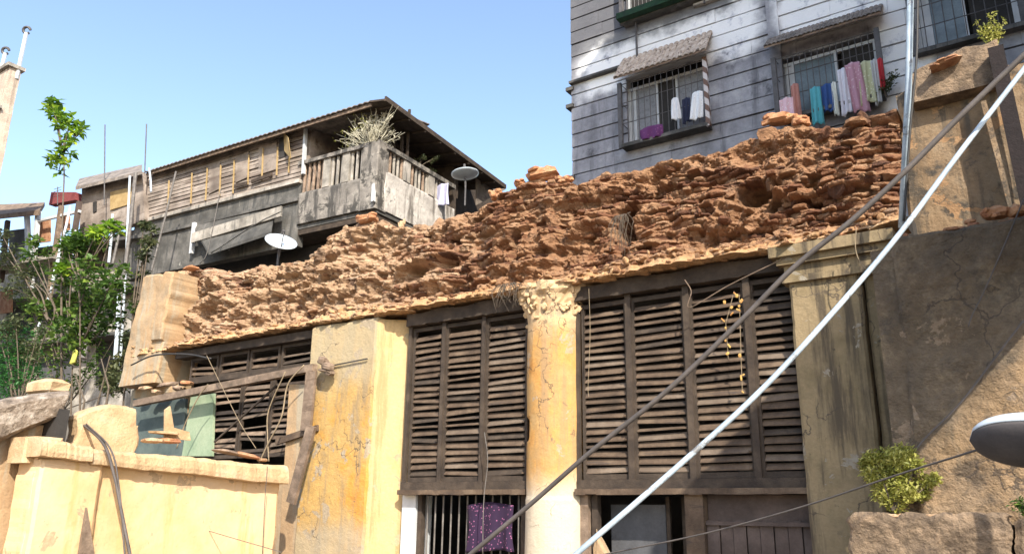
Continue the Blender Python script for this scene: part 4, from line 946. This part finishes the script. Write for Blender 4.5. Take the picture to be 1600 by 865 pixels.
slabF('corner_pier', M_sootp, -.56, .1, zslab-.05, .12, -.06, .5, .02, 20)
sp_o = uz(.12, zslab, -.05)
sd = slab('side_parapet', M_palep, OH, uz(.1, zslab, .3), ey*(DS-.2), ez*(zdeck-zslab+.25), .18, 60, 20, .02, edge=.015)
obx(None, -.12, .16, .3, DS, -.06, .08, 'handrail', M_sootp)
ns_ = int(DS/.22)
for i in range(ns_):
    d = .6+i*(DS-.8)/ns_
    if i % 7 == 4: obx(None, -.08, .12, d-.16, d+.16, zdeck+.25, -.05, 'rail_pier', M_concl); continue
    MB().tube([uz(0.02, z_, d) for z_ in (zdeck+.25, -.05)], .045, 8).build('baluster', M_tile if i % 3 == 0 else M_concl, OH)
obx(None, UB, .05, .1, DS, zslab-.14, zslab-.01, 'balcony_slab', M_conc)
obx(None, UB-3, -.3, 1.31, 1.6, -10, zslab-.14, 'recessed_wall', M_dark)
obx(None, UB-2.2, .0, .12, 1.3, zslab-.32, zslab-.15, 'balcony_soffit', M_woodd)
# balcony inner walls
obx(None, UB-.1, -1.0, 1.5, 1.6, zdeck, zroof+.6, 'inner_wall', mat('dark_brown_boards', [(.3, (.03, .024, .02)), (.6, (.07, .052, .042)), (.75, (.12, .09, .07))], 1.2, sks=(9, 9, .3), streak=(.03, .024, .02), sk=(.45, .6)))
for i in range(6): obx(None, UB+.3+i*.55, UB+.38+i*.55, 1.44, 1.5, zdeck, zroof+.5, 'wall_batten', M_woodd)
obx(None, -1.1, -1.0, 1.6, DE+3, zdeck, zroof+.5, 'inner_wall', M_woodd)
obx(None, -.95, -.1, DS+.2, DS+.4, zslab, zroof+.2, 'inner_partition', M_woodd)
obx(None, UB, UB+.12, .2, 1.5, zdeck, zroof+.4, 'inner_jamb', M_plank)
# lower storey wall at the right
obx(None, -6, -.4, 2.5, DE+3, -16, zslab-.15, 'lower_body', M_conc)
# roof: corrugated sheet; front eave slightly in front, side eave over balcony
def roof():
    A0 = F_(226, 268, -.35); A1 = F_(578, 157, -.55); A2 = F_(602, 154, -.45)
    # plane points: front eave A0-A1, side eave A2 -> E
    e_off = (A2-OH_P).dot(ex)
    E = S_(790, 292, e_off)
    r = MB(); n = 150; vs = []; fs = []
    back = ey*3.0+ez*.55
    for i in range(n+1):
        t = i/n; p = A0.lerp(A1, t); c = math.sin(i*2.1)*.02
        for k, (q, dz) in enumerate(((p, 0), (p+back, 0), (p+back, -.03), (p, -.03))): vs.append(q+ez*(c+dz))
    for i in range(n):
        for k in range(4): fs.append((i*4+k, i*4+(k+1) % 4, (i+1)*4+(k+1) % 4, (i+1)*4+k))
    fs += [(0, 1, 2, 3), (n*4+3, n*4+2, n*4+1, n*4)]
    r.add(vs, fs); r.build('corrugated_roof', M_sheet, OH)
    r = MB()
    up = ez*.05
    r.hexa([A1-ez*.06, A2-ez*.06, E-ez*.06, E-ex*3.5+ez*.5, A1, A2, E, E-ex*3.5+ez*.56])
    r.build('side_roof', M_woodd, OH)
    MB().bar(A2, E, .06, .16, (0, 0, 1)).build('roof_edge_board', M_woodd, OH)
    MB().bar(A0-ez*.08+ey*.1, A1-ez*.1+ey*.1, .05, .1, (0, 0, 1)).build('eave_board', M_beam, OH)
    g = MB(); 
    for k in range(8):
        a = A2.lerp(E, .05+k*.12)-ez*.1; g.bar(a, a-ex*2.5+ez*.3, .06, .08)
    g.build('rafters', M_woodd, OH)
    return A0, A1, A2, E
RF = roof()
# end gable boards far right
MB().poly([S_(745, 275, .0), S_(765, 272, .0), S_(790, 296, .0), S_(745, 320, 0)], -ex*.05).build('gable_board', M_plank, OH)
for (a, b_) in (((628, 195), (628, 250)), ((715, 255), (713, 310))):
    MB().bar(S_(*a, -.15), S_(*b_, -.15), .07, .07, (0, 1, 0)).build('roof_post', M_woodd, OH)
MB().bar(F_(588, 222, .3), F_(583, 315, -.15), .1, .08, (0, 1, 0)).build('corner_strip', M_white, OH)
# thorny bare bush on the corner
BT = uz(-.35, .12, .1)
stems = []; tips = []
for i in range(80):
    a = random.uniform(0, 6.28); el = random.uniform(.0, 1.3); L_ = random.uniform(.6, 1.25)
    d = Vector((math.cos(a)*math.cos(el)*1.15, math.sin(a)*math.cos(el)*.7, math.sin(el)*.95))
    k1 = BT+d*L_*.45+Vector((random.uniform(-.14, .14), 0, random.uniform(-.1, .06))); k2 = BT+d*L_+Vector((random.uniform(-.22, .22), 0, random.uniform(.02, .3))); stems.append([BT, k1, k2])
    for _k in range(2):
        e3 = k1.lerp(k2, random.uniform(.2, .8)); stems.append([e3, e3+Vector((random.uniform(-.15, .15), random.uniform(-.1, .1), random.uniform(-.05, .15))), e3+Vector((random.uniform(-.3, .3), random.uniform(-.15, .15), random.uniform(.0, .35)))])
    e2 = k1+Vector((d.x*.35+random.uniform(-.15, .15), d.y*.3, d.z*.3+.2)); stems.append([k1, (k1+e2)/2+Vector((.02, 0, -.02)), e2]); tips += [k2, e2]
M_twig = mat('pale_twig', [(.3, (.38, .36, .26)), (.7, (.6, .56, .45))], 8, bst=.2)
plant('bare_bush', 'pale bare-twigged bush on the balcony corner', 'bush', BT, stems, M_leafy, [(t_, (.06, .06, .08)) for t_ in tips if t_.x < BT.x+.25], 420, .06, .015, M_twig, flat=1.4)
b0 = S_(655, 262, .0); tipl = [b0+Vector((random.uniform(-.3, .5), random.uniform(-.3, .8), random.uniform(.1, .5))) for _ in range(9)]
plant('trailing_plant', 'small dry plant trailing over the balcony side rail', 'plant', b0, [[b0, (b0+t_)/2+Vector((0, 0, .05)), t_] for t_ in tipl], M_leafd, [(t_, (.1, .1, .08)) for t_ in tipl], 260, .07, .012)
# balcony laundry
cloth(505, 272, .0+.5, .75, (F_(505, 272, -.1)).y, cm('pale_pink', (.5, .42, .4)), 'pale cloth hanging over the balcony front rail', 'laundry') if False else None
pc = S_(690, 285, .2); o = cloth(690, 287, .6, .7, pc.y, cm('lilac_blue', (.45, .45, .62)), 'lilac cloth hanging over the balcony side rail'); 
pc = S_(650, 254, .2)

# satellite dishes
def dish(c, nrm, rad, label, group=None):
    t = thing('satellite_dish', c, label, 'satellite dish', 'satellite dishes'); n = Vector(nrm).normalized(); x = n.orthogonal().normalized(); y = n.cross(x); c = Vector(c)
    vs = []; fs = []; RG, SG = 7, 32
    for s_ in (0, 1):
        for j in range(RG+1):
            r = rad*j/RG
            for k in range(SG):
                a = 2*math.pi*k/SG; vs.append(c+(x*math.cos(a)+y*math.sin(a))*r+n*(r*r/(rad*4)*1.0-s_*.015))
    N = (RG+1)*SG
    for j in range(RG):
        for k in range(SG):
            a = j*SG+k; b_ = j*SG+(k+1) % SG; fs.append((a, b_, b_+SG, a+SG)); fs.append((N+a+SG, N+b_+SG, N+b_, N+a))
    for k in range(SG): a = RG*SG+k; b_ = RG*SG+(k+1) % SG; fs.append((a, b_, N+b_, N+a))
    MB().add(vs, fs).build('reflector', M_pvc, t, True)
    low = c-ez*rad*.9; foc = c+n*rad*1.0
    MB().tube([c+(low-c)*.9, foc-ez*rad*.3, foc], .012, 6).build('feed_arm', M_iron, t)
    MB().tube([foc, foc+n*-.09], .035, 8).build('feed_horn', M_iron, t)
    MB().tube([c-n*.05, c-n*.15-ez*.1, c-n*.15-ez*(rad+.35)], .025, 8).build('mast', M_iron, t)
    return t
dish(at(438, 382, 11.3), (.8, -.42, .95), .36, 'white tilted satellite dish on the parapet below the sooty house')
dish(at(727, 276, 17.0), (-.12, 0, 1), .40, 'grey satellite dish under the roof edge of the balcony house')

# ------------------------------------------------------------------ shacks at the far left
SK = thing('tin_shack', (-31, 15, 0), 'weathered shack with a dark tin roof left of the balcony house', 'shack')
def G_(px, py, off=0): return F_(px, py, off)
def pxslab(name, m, par, a, b_, c_, d_, off=0, T=.25, n=30, amp=.03):   # px quad: lower-left, lower-right, upper-right, upper-left
    A, B_, C2, D2 = [G_(*q, off) for q in (a, b_, c_, d_)]
    vs = []; fs = []; m_ = n
    for s_ in (0, 1):
        for j in range(m_+1):
            for i in range(m_+1):
                p = A.lerp(B_, i/m_).lerp(D2.lerp(C2, i/m_), j/m_); nzv = 0 if s_ else float(fbm(p.x*1.7, p.z*1.7, 4, 1))*2*amp
                vs.append(p+ey*(T*s_-nzv))
    N = (m_+1)**2
    for j in range(m_):
        for i in range(m_):
            a_ = j*(m_+1)+i; fs.append((a_, a_+1, a_+m_+2, a_+m_+1)); fs.append((N+a_+m_+1, N+a_+m_+2, N+a_+1, N+a_))
    rim = list(range(m_+1))+[j*(m_+1)+m_ for j in range(1, m_+1)]+[m_*(m_+1)+i for i in range(m_-1, -1, -1)]+[j*(m_+1) for j in range(m_-1, 0, -1)]
    for a_, b2 in zip(rim, rim[1:]+rim[:1]): fs.append((a_, b2, N+b2, N+a_))
    return MB().add(vs, fs).build(name, m, par)
pxslab('wall', M_plank, SK, (124, 372), (226, 345), (222, 268), (128, 290), -.2)
MB().hexa([G_(118, 297, -.6), G_(222, 272, -.6), G_(222, 262, 1), G_(124, 284, 1)]+[G_(118, 292, -.6), G_(222, 267, -.6), G_(222, 257, 1), G_(124, 279, 1)]).build('tin_roof', M_sheet, SK)
MB().poly([G_(145, 316, -.25), G_(150, 314, -.25), G_(150, 330, -.25), G_(145, 332, -.25)], ey*.05).build('window', M_dark, SK)
MB().poly([G_(172, 300, -.25), G_(205, 292, -.25), G_(205, 318, -.25), G_(172, 328, -.25)], ey*.03).build('shutter', M_ytrim, SK)
BK = thing('rear_tenement', (-31, 16, 0), 'grey tenement wall behind the trees at left', 'building')
pxslab('wall', M_concl, BK, (-60, 700), (240, 700), (240, 352), (-60, 420), .6, amp=.05)
for i, (a, b_, c_, d_) in enumerate([(10, 480, 50, 520), (70, 440, 110, 500), (130, 380, 160, 420), (150, 520, 200, 600), (60, 560, 110, 620), (165, 440, 190, 480), (0, 540, 30, 600), (215, 470, 235, 520)]):
    MB().poly([G_(a, d_, .5), G_(c_, d_, .5), G_(c_, b_, .5), G_(a, b_, .5)], ey*.06).build('window', [M_dark, M_grey, M_woodd][i % 3], BK)
for yy in (395, 470, 540):
    MB().bar(G_(-40, yy+12, .2), G_(238, yy-22, .2), .8, .12, (0, 0, 1)).build('floor_ledge', M_conc, BK)
LS = thing('laundry_lean_to', (-32, 14, 0), 'cluttered open lean-to with thatch roof and orange panels at far left', 'shack')
MB().hexa([G_(-30, 345, -1), G_(62, 336, -1), G_(70, 322, .4), G_(-20, 328, .4)]+[G_(-30, 338, -1), G_(62, 328, -1), G_(70, 316, .4), G_(-20, 320, .4)]).build('roof', M_beam, LS)
for a, b_ in (((12, 345), (2, 440)), ((60, 330), (48, 450)), ((96, 322), (76, 470)), ((124, 315), (108, 420)), ((42, 332), (45, 400))):
    MB().bar(G_(*a, -.8), G_(*b_, -.8), .16, .16, (0, 1, 0)).build('post', [M_corr, M_beam, M_white][random.randrange(3)], LS)
for (a, b_, c_, d_, mm) in ((55, 345, 78, 380, M_terra), (92, 338, 108, 362, M_terra), (14, 360, 38, 395, M_grey), (30, 385, 52, 412, M_white), (0, 455, 18, 490, M_terra), (0, 395, 30, 425, M_curt)):
    MB().poly([G_(a, d_, -.5), G_(c_, d_-3, -.5), G_(c_, b_-3, -.5), G_(a, b_, -.5)], ey*.05).build('hung_panel', mm, LS)
MB().bar(G_(-30, 425, -.8), G_(100, 405, -.8), .9, .14, (0, 0, 1)).build('floor', M_concl, LS)
MB().bar(G_(60, 345, -.8), G_(125, 330, -.8), .1, .1, (0, 0, 1)).build('rail', M_white, LS)
MB().poly([G_(76, 320, .2), G_(118, 312, .2), G_(118, 300, .2), G_(80, 300, .2)], ey*.3).build('roof_clutter', M_red, LS)
# pipes and poles, left
pole_specs = [((212, 270), (188, 480), .1, 'thick white drain pipe standing left of the boarded wall'), ((203, 275), (186, 600), .06, 'long thin white pipe beside the thick drain pipe, reaching the trees'),
              ((176, 335), (170, 410), .07, 'short white pipe behind the tree top'), ((189, 345), (176, 412), .07, 'bent-looking white pipe right of the short one'),
              ((110, 322), (95, 385), .07, 'white post in front of the orange panels'), ((100, 365), (82, 440), .1, 'stout white post behind the green tree'),
              ((275, 268), (236, 425), .05, 'long pale leaning pole in front of the boarded wall'), ((233, 263), (236, 300), .05, 'short white downpipe hooked under the roof edge'),
              ((82, 445), (60, 510), .06, 'pale leaning pole at lower left between shrubs'), ((143, 490), (130, 560), .16, 'wide white plastic pipe low in the trees'), ((186, 460), (180, 560), .1, 'white pipe behind the right tree stems'),
              ((118, 360), (112, 420), .05, 'thin white post left of the tree top')]
for i, (a, b_, w_, lb) in enumerate(pole_specs):
    p0 = G_(*b_, -1.2-i*.03); p1 = G_(*a, -1.0-i*.03)
    t = MB().tube([p0, p0.lerp(p1, .5)+ex*.03, p1], w_/2*1.3, 8).build('pipe', M_pvc if i % 3 else M_ironl); origin_to(t, p0); tag(t, lb, 'pipe', 'pipes and poles by the old house')
for i, (a, b_, lb) in enumerate([((164, 195), (163, 320), 'tall thin antenna pole, left of two against the sky'), ((229, 194), (226, 270), 'shorter thin antenna pole, right of two against the sky')]):
    p0 = G_(*b_, -.6); p1 = G_(*a, -.6); tag(origin_to(MB().tube([p0, p1], .022, 6).build('antenna_pole', M_iron), p0), lb, 'antenna', 'antenna poles against the sky')
p0 = G_(90, 320, -.6); an = thing('tv_antenna', p0, 'small television antenna above the cluttered lean-to', 'antenna')
MB().tube([p0, G_(90, 292, -.6)], .02, 6).build('mast', M_iron, an)
el_ = MB()
for k in range(4): q = G_(90, 294+k*4, -.6); el_.tube([q-ex*.25, q+ex*.25], .01, 5)
el_.build('elements', M_iron, an)
# far-left building corner with two looped rods
FL = thing('cream_tower', at(0, 400, 12), 'cream plastered building corner at the far left edge', 'building')
A = at(33, 112, 11.4)
slab('wall', mat('pale_peach_plaster', [(.3, (.42, .33, .26)), (.7, (.56, .46, .37))], 2, streak=(.3, .24, .19), sk=(.5, .65)), FL, (A.x-6, 11+.0, 0), (6, 0, 0), (0, 0, A.z), .4, 40, 60, .04, edge=.06)
zc = at(18, 158, 11).z
MB().box(A.x-6.1, A.x+.12, 10.85, 10.99, zc-.1, zc).build('moulding', M_concl, FL)
MB().box(A.x-6.1, A.x+.1, 10.9, 11.5, A.z+.01, A.z+.14).build('coping', M_concl, FL)
for i, (a, b_, lb) in enumerate([((41, 52), (28, 112), 'tall white rod with a black loop on the cream building roof'), ((8, 84), (3, 104), 'short white rod with a black loop at the far left roof edge')]):
    p0 = at(*b_, 11.3); p1 = at(*a, 11.3); t = thing('looped_rod', p0, lb, 'rod')
    MB().tube([p0-ez*.3, p1], .07, 8).build('rod', M_white, t)
    rg = [p1+ez*.12+RT*math.cos(k/14*2*math.pi)*.13+UP*math.sin(k/14*2*math.pi)*.12 for k in range(13)]
    MB().tube(rg, .05, 6).build('loop', M_iron, t)

# trees on the left
def twigs(b0, cl): return [[b0, (b0+c[0])/2+Vector((random.uniform(-.2, .2), 0, random.uniform(-.1, .2))), c[0]] for c in cl]
YT = 10.5
base = at(96, 640, YT)
cl = clumps([(82, 162, 9), (75, 170, 6), (95, 178, 8), (110, 188, 10), (122, 204, 11), (116, 200, 8), (85, 180, 8), (92, 196, 7), (100, 215, 7), (112, 222, 9), (97, 230, 8), (88, 245, 9), (78, 250, 6), (110, 240, 6), (104, 254, 7), (92, 268, 6), (130, 200, 6)], YT, 1, .15)
spine = [base, at(96, 450, YT), at(98, 330, YT), at(100, 260, YT), at(92, 205, YT), at(82, 165, YT)]
plant('tall_sapling', 'tall thin sapling rising alone against the blue sky at left', 'sapling', base, [spine]+[[at(98, 240, YT), (at(98, 240, YT)+c[0])/2, c[0]] for c in cl[3:]], M_leafb, cl, 460, .235, .03, asp=.55)
pts = [(120, 380, 26), (150, 372, 22), (175, 358, 16), (115, 400, 25), (100, 430, 28), (140, 430, 34), (170, 450, 30), (120, 465, 36), (90, 490, 28), (150, 480, 36), (175, 500, 24), (60, 485, 20), (110, 510, 34), (145, 520, 26), (190, 425, 18), (50, 380, 16), (45, 400, 14), (120, 540, 18)]
base = at(110, 720, 10.6); cl = clumps(pts, 10.6, .95, .5)
plant('broadleaf_tree', 'broad-leaved bright green tree in front of the far left shacks', 'tree', base, [[base, at(112, 600, 10.6), at(118, 500, 10.6)]]+twigs(at(115, 560, 10.6), cl), M_leaf, cl, 2800, .185, .03, asp=.6)
cl = clumps([(118, 380, 14), (150, 366, 10), (172, 352, 10), (105, 386, 12), (185, 358, 7), (100, 420, 10)], 10.2, 1, .2); base = at(125, 720, 10.2)
plant('bright_tree_shoot', 'sunlit lime-green shoots topping the broadleaf tree', 'tree', base, [[base, at(125, 560, 10.2), at(125, 420, 10.2)]]+twigs(at(125, 440, 10.2), cl), M_leafb, cl, 330, .24, .03, asp=.6)
cl = clumps([(225, 352, 10), (232, 380, 14), (224, 400, 12), (238, 360, 10), (215, 470, 16), (225, 500, 14), (205, 530, 18), (192, 570, 22), (182, 600, 22), (205, 590, 20), (225, 430, 12), (170, 595, 18), (215, 550, 14)], 10.8, 1, .3); base = at(190, 720, 10.8)
plant('slender_tree', 'slender dusty-leaved tree beside the end pier', 'tree', base, [[base, at(195, 600, 10.8), at(215, 450, 10.8), at(230, 370, 10.8)]]+twigs(at(205, 560, 10.8), cl), M_leafd, cl, 2400, .13, .03, asp=.6)
cl = clumps([(10, 400, 24), (40, 430, 22), (60, 460, 20), (20, 450, 20), (5, 370, 14)], 10.4, 1, .3); base = at(70, 720, 10.4)
plant('sparse_tree', 'sparse brownish-leaved tree at the far left edge', 'tree', base, [[base, at(60, 560, 10.4), at(85, 480, 10.4), at(30, 420, 10.4)]]+twigs(at(75, 500, 10.4), cl), M_leafd, cl, 1100, .14, .03)
cl = clumps([(5, 590, 34), (40, 590, 26), (20, 560, 28), (50, 560, 20), (0, 530, 30), (35, 530, 24), (20, 610, 34), (60, 585, 16)], 9, 1, .3); base = at(20, 720, 9)
plant('round_shrub', 'dense vivid green shrub at the left edge above the slab', 'shrub', base, twigs(at(20, 650, 9), cl), M_grassm, cl, 2600, .1, .03)
cl = clumps([(10, 520, 26), (45, 545, 20), (25, 505, 18), (60, 520, 14), (55, 560, 12)], 8.8, 1, .2); base = at(30, 720, 8.8)
plant('dusty_shrub', 'pale dusty shrub above the vivid green one at left edge', 'shrub', base, twigs(at(30, 640, 8.8), cl), M_leafd, cl, 900, .1, .02)
for i, (a, b_, lb) in enumerate([((170, 605), (158, 560), 'dead brown stick poking up left of the end pier'), ((150, 640), (172, 555), 'thin pale dead branch beside the slender tree'), ((132, 625), (118, 585), 'short dark stick standing on the wall rubble')]):
    p0 = at(*a, 9.6); p1 = at(*b_, 9.6); tag(origin_to(MB().tube([p0-ez*.6, p0, p1], .03, 6, .012).build('dead_branch', M_bark), p0), lb, 'branch')
cl = clumps([(60, 420, 16), (75, 395, 12), (45, 470, 20), (75, 520, 22), (95, 560, 24), (65, 545, 16), (140, 575, 20), (115, 600, 18), (215, 600, 14), (160, 550, 14), (205, 480, 12), (200, 450, 10), (85, 600, 18)], 10.9, 1, .3); base = at(90, 720, 10.9)
plant('leafy_creeper', 'loose leafy creeper filling the gaps low between the trees and the slab', 'creeper', base, twigs(at(100, 640, 10.9), cl), M_leaf, cl, 1300, .12, .015, asp=.7)
# small yellow rag in the trees
cloth(118, 545, .16, .32, 10.1, cm('yellow_rag', (.5, .48, .1)), 'small yellow rag hanging in the tree leaves', 'rag', name='yellow_rag')

# ------------------------------------------------------------------ cables, pipe, lamp
def cable(pts, Y, r, m, label, name='cable', n=14, seg=10):
    P = [at(x, y, Y) if not isinstance(Y, (list, tuple)) else at(x, y, Y[i]) for i, (x, y) in enumerate(pts)]
    a = P[0]+(P[0]-P[1]).normalized()*4; z = P[-1]+(P[-1]-P[-2]).normalized()*4
    o = MB().tube([a]+crv(P, n)+[z], r, seg).build(name, m, None, True); origin_to(o, P[0]); return tag(o, label, 'cable')
cable([(900, 865), (1050, 736), (1180, 618), (1280, 512), (1400, 372), (1500, 238), (1600, 108)], [3.7, 3.95, 4.2, 4.4, 4.7, 4.95, 5.2], .0148, M_cab, 'thick white cable slanting across the right half of the view')
cable([(735, 865), (830, 786), (920, 708), (1040, 612), (1150, 508), (1240, 418), (1330, 345), (1410, 272), (1500, 182), (1600, 86)], 4.8, .0165, M_cable, 'dark brown cable slanting above the thick white one', seg=8)
cable([(960, 862), (1100, 833), (1250, 792), (1400, 742), (1525, 703)], [6, 5.9, 5.7, 5.4, 5.1], .006, M_cable, 'thin dark wire rising to the street lamp', 'wire', seg=6)
cable([(1427, -10), (1420, 120), (1414, 240), (1408, 352)], 9.12, .045, M_pvc, 'white upright pipe at the right end of the broken parapet', 'white_pipe') if False else None
p0 = at(1409, 356, 9.1); p1 = at(1424, -80, 9.1)
tag(origin_to(MB().tube([p0, p0.lerp(p1, .5)+Vector((.02, 0, 0)), p1], .036, 12).build('upright_pipe', M_cab, None, True), p0), 'white upright plastic pipe at the right end of the broken parapet', 'pipe')
def wire(pts, Y, r, m, label, name='wire', cat='wire'):
    P = crv([at(x, y, Y[i] if isinstance(Y, list) else Y) for i, (x, y) in enumerate(pts)], 8); return tag(origin_to(MB().tube(P, r, 6).build(name, m, None, True), P[0]), label, cat)
wire([(1434, -20), (1432, 90), (1424, 180), (1418, 260), (1412, 345)], 9.0, .014, M_rubber, 'black wire running down beside the white upright pipe')
wire([(1338, 355), (1337, 390), (1348, 415), (1370, 430), (1392, 445), (1396, 480)], 9.4, .006, M_rope, 'thin loop of pale wire hanging from the pillar cornice')
wire([(1380, 390), (1379, 432)], 9.45, .006, M_ironl, 'short pale wire in the gap beside the pillar')
wire([(1600, 310), (1575, 370), (1540, 450), (1520, 490), (1513, 510)], 9.12, .008, M_cable, 'brown wire sagging down the dark right wall')
wire([(1600, 500), (1560, 552), (1500, 630), (1445, 685), (1425, 712)], 9.1, .012, M_cable, 'dark cable following the shadow edge on the right wall')
wire([(920, 450), (922, 520), (919, 600), (920, 620)], 9.78, .004, M_rope, 'thin pale string hanging beside the column')
wire([(1070, 437), (1080, 455), (1078, 480), (1140, 445), (1228, 402)], 9.7, .008, M_beam, 'pale cord tied across the top of the right shutters', 'cord')
wire([(757, 675), (762, 720), (756, 780), (754, 865)], 9.7, .006, M_ironl, 'thin wire hanging down over the middle shutters')
wire([(120, 655), (160, 690), (178, 740), (190, 800), (206, 880)], [5.85, 5.75, 5.7, 5.7, 5.7], .02, M_cable, 'brown cable hanging down the pale yellow wall')
wire([(135, 662), (172, 700), (186, 760), (196, 880)], [5.8, 5.72, 5.7, 5.7], .011, M_cable, 'thinner cable beside the brown one on the yellow wall')
wire([(205, 570), (240, 555), (290, 553), (330, 560)], 9.45, .018, M_rubber, 'black cable wrapped around the left end pier')
wire([(323, 555), (345, 600), (375, 660), (400, 700)], 9.4, .006, M_rope, 'thin string falling across the broken louvres')
wire([(475, 570), (450, 600), (440, 650), (420, 690), (405, 722)], 9.4, .014, M_rope, 'pale rope hanging right of the broken louvres', 'rope', 'rope')
wire([(325, 600), (310, 620), (290, 660), (276, 700)], 9.4, .012, M_rope, 'pale rope slanting past the green board', 'rope', 'rope')
wire([(446, 580), (420, 640), (418, 680), (420, 720)], 9.42, .01, M_rope, 'second pale rope in front of the broken louvres', 'rope', 'rope')
wire([(418, 728), (414, 780), (410, 865)], 8.2, .005, M_cable, 'thin wire hanging at the right of the yellow wall')
wire([(200, 780), (300, 820), (440, 862)], 7.6, .005, M_cable, 'thin wire crossing low over the yellow wall')
wire([(345, 295), (325, 390), (312, 412)], 14, .014, M_ironl, 'pale wire hanging in front of the sooty concrete band')
wire([(440, 330), (400, 350), (330, 395)], 14.4, .02, M_conc, 'dark wire under the old house sunshade')
# dry twigs and tinsel on the right shutters
ts = thing('tinsel_garland', at(1140, 470, 9.75), 'tattered gold and orange garland hanging on the right shutters', 'garland')
M_gold = mat('gold_orange', [(.3, (.45, .16, .05)), (.6, (.6, .4, .12))], 20)
for (px, py) in [(1135, 472), (1140, 480), (1148, 462), (1152, 478), (1144, 490), (1132, 500), (1134, 512), (1133, 530), (1136, 540), (1138, 552), (1155, 470), (1157, 500), (1152, 555), (1158, 585), (1156, 590), (1160, 612), (1145, 458), (1150, 484)]:
    g = MB(); g.chunk(at(px+random.uniform(-4, 4), py, 9.74), random.uniform(.015, .045), .02, random.uniform(.03, .07), Quaternion((0, 1, 0), random.uniform(-1, 1))); g.build('flower', M_gold, ts)
MB().tube([at(1147, 455, 9.75), at(1134, 505, 9.75), at(1138, 560, 9.75)], .004, 5).build('string', M_rope, ts)
MB().tube([at(1155, 460, 9.75), at(1158, 560, 9.75), at(1160, 615, 9.75)], .004, 5).build('string', M_rope, ts)
# street lamp
c = at(1600, 694, 5.0)+Vector((.11, 0, 0)); LP = thing('street_lamp', (2.6, 5.2, 0), 'cobra-head street lamp with white top entering from the right edge', 'street lamp')
rot = Matrix.Rotation(R(-34), 3, 'X') @ Matrix.Rotation(R(6), 3, 'Y')
def lp_pt(u, a, k=1, top=True):
    L2 = .36; w_ = .2*math.sqrt(max(0, 1-(abs(u)**2.6)))
    return c+rot @ Vector((u*L2, math.cos(a)*w_*k, math.sin(a)*w_*k*(.62 if math.sin(a) > 0 else .42)))
def lamp_shell(a0, a1, k, nu=26, na=16):
    vs = []; fs = []
    for s_ in (1, .93):
        for i in range(nu+1):
            u = -1+2*i/nu
            for j in range(na+1): vs.append(lp_pt(u, a0+(a1-a0)*j/na, k*s_))
    N = (nu+1)*(na+1)
    for i in range(nu):
        for j in range(na):
            q = i*(na+1)+j; fs.append((q, q+1, q+na+2, q+na+1)); fs.append((N+q+na+1, N+q+na+2, N+q+1, N+q))
    for i in range(nu):
        for j in (0, na): q = i*(na+1)+j; fs.append((q, q+na+1, N+q+na+1, N+q))
    return MB().add(vs, fs)
lamp_shell(-.12, math.pi+.12, 1).build('lamp_housing', M_pvc, LP, True)
M_lens = mat('dusty_lamp_glass', [(.3, (.22, .17, .12)), (.7, (.34, .27, .2))], 6, rough=.25, bst=0)
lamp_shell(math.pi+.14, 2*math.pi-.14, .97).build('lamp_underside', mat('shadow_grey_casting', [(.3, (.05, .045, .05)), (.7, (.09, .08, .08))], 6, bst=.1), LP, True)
_lp = lp_pt
def lp_pt(u, a, k=1, top=True): return c+rot @ Vector((u*.19+.08, math.cos(a)*.135*k*max(0, 1-abs(u)**4)**.5, -.05+math.sin(a)*.075*k*max(0, 1-abs(u)**4)**.5))
lamp_shell(math.pi, 2*math.pi, 1).build('glass_cover', M_lens, LP, True)
ab = MB(); e0 = c+rot @ Vector((.3, 0, .02)); ab.tube(crv([e0, e0+Vector((.6, .05, .0)), Vector((2.4, 5.2, 6.1)), Vector((2.6, 5.2, 5.4))], 8), .035, 10); ab.build('lamp_arm', M_pvc, LP, True)
MB().tube([(2.6, 5.2, .1), (2.6, 5.2, 5.45)], .07, 12, .05).build('lamp_post', M_ironl, LP, True)

scn.render.resolution_x = 1024; scn.render.resolution_y = 553
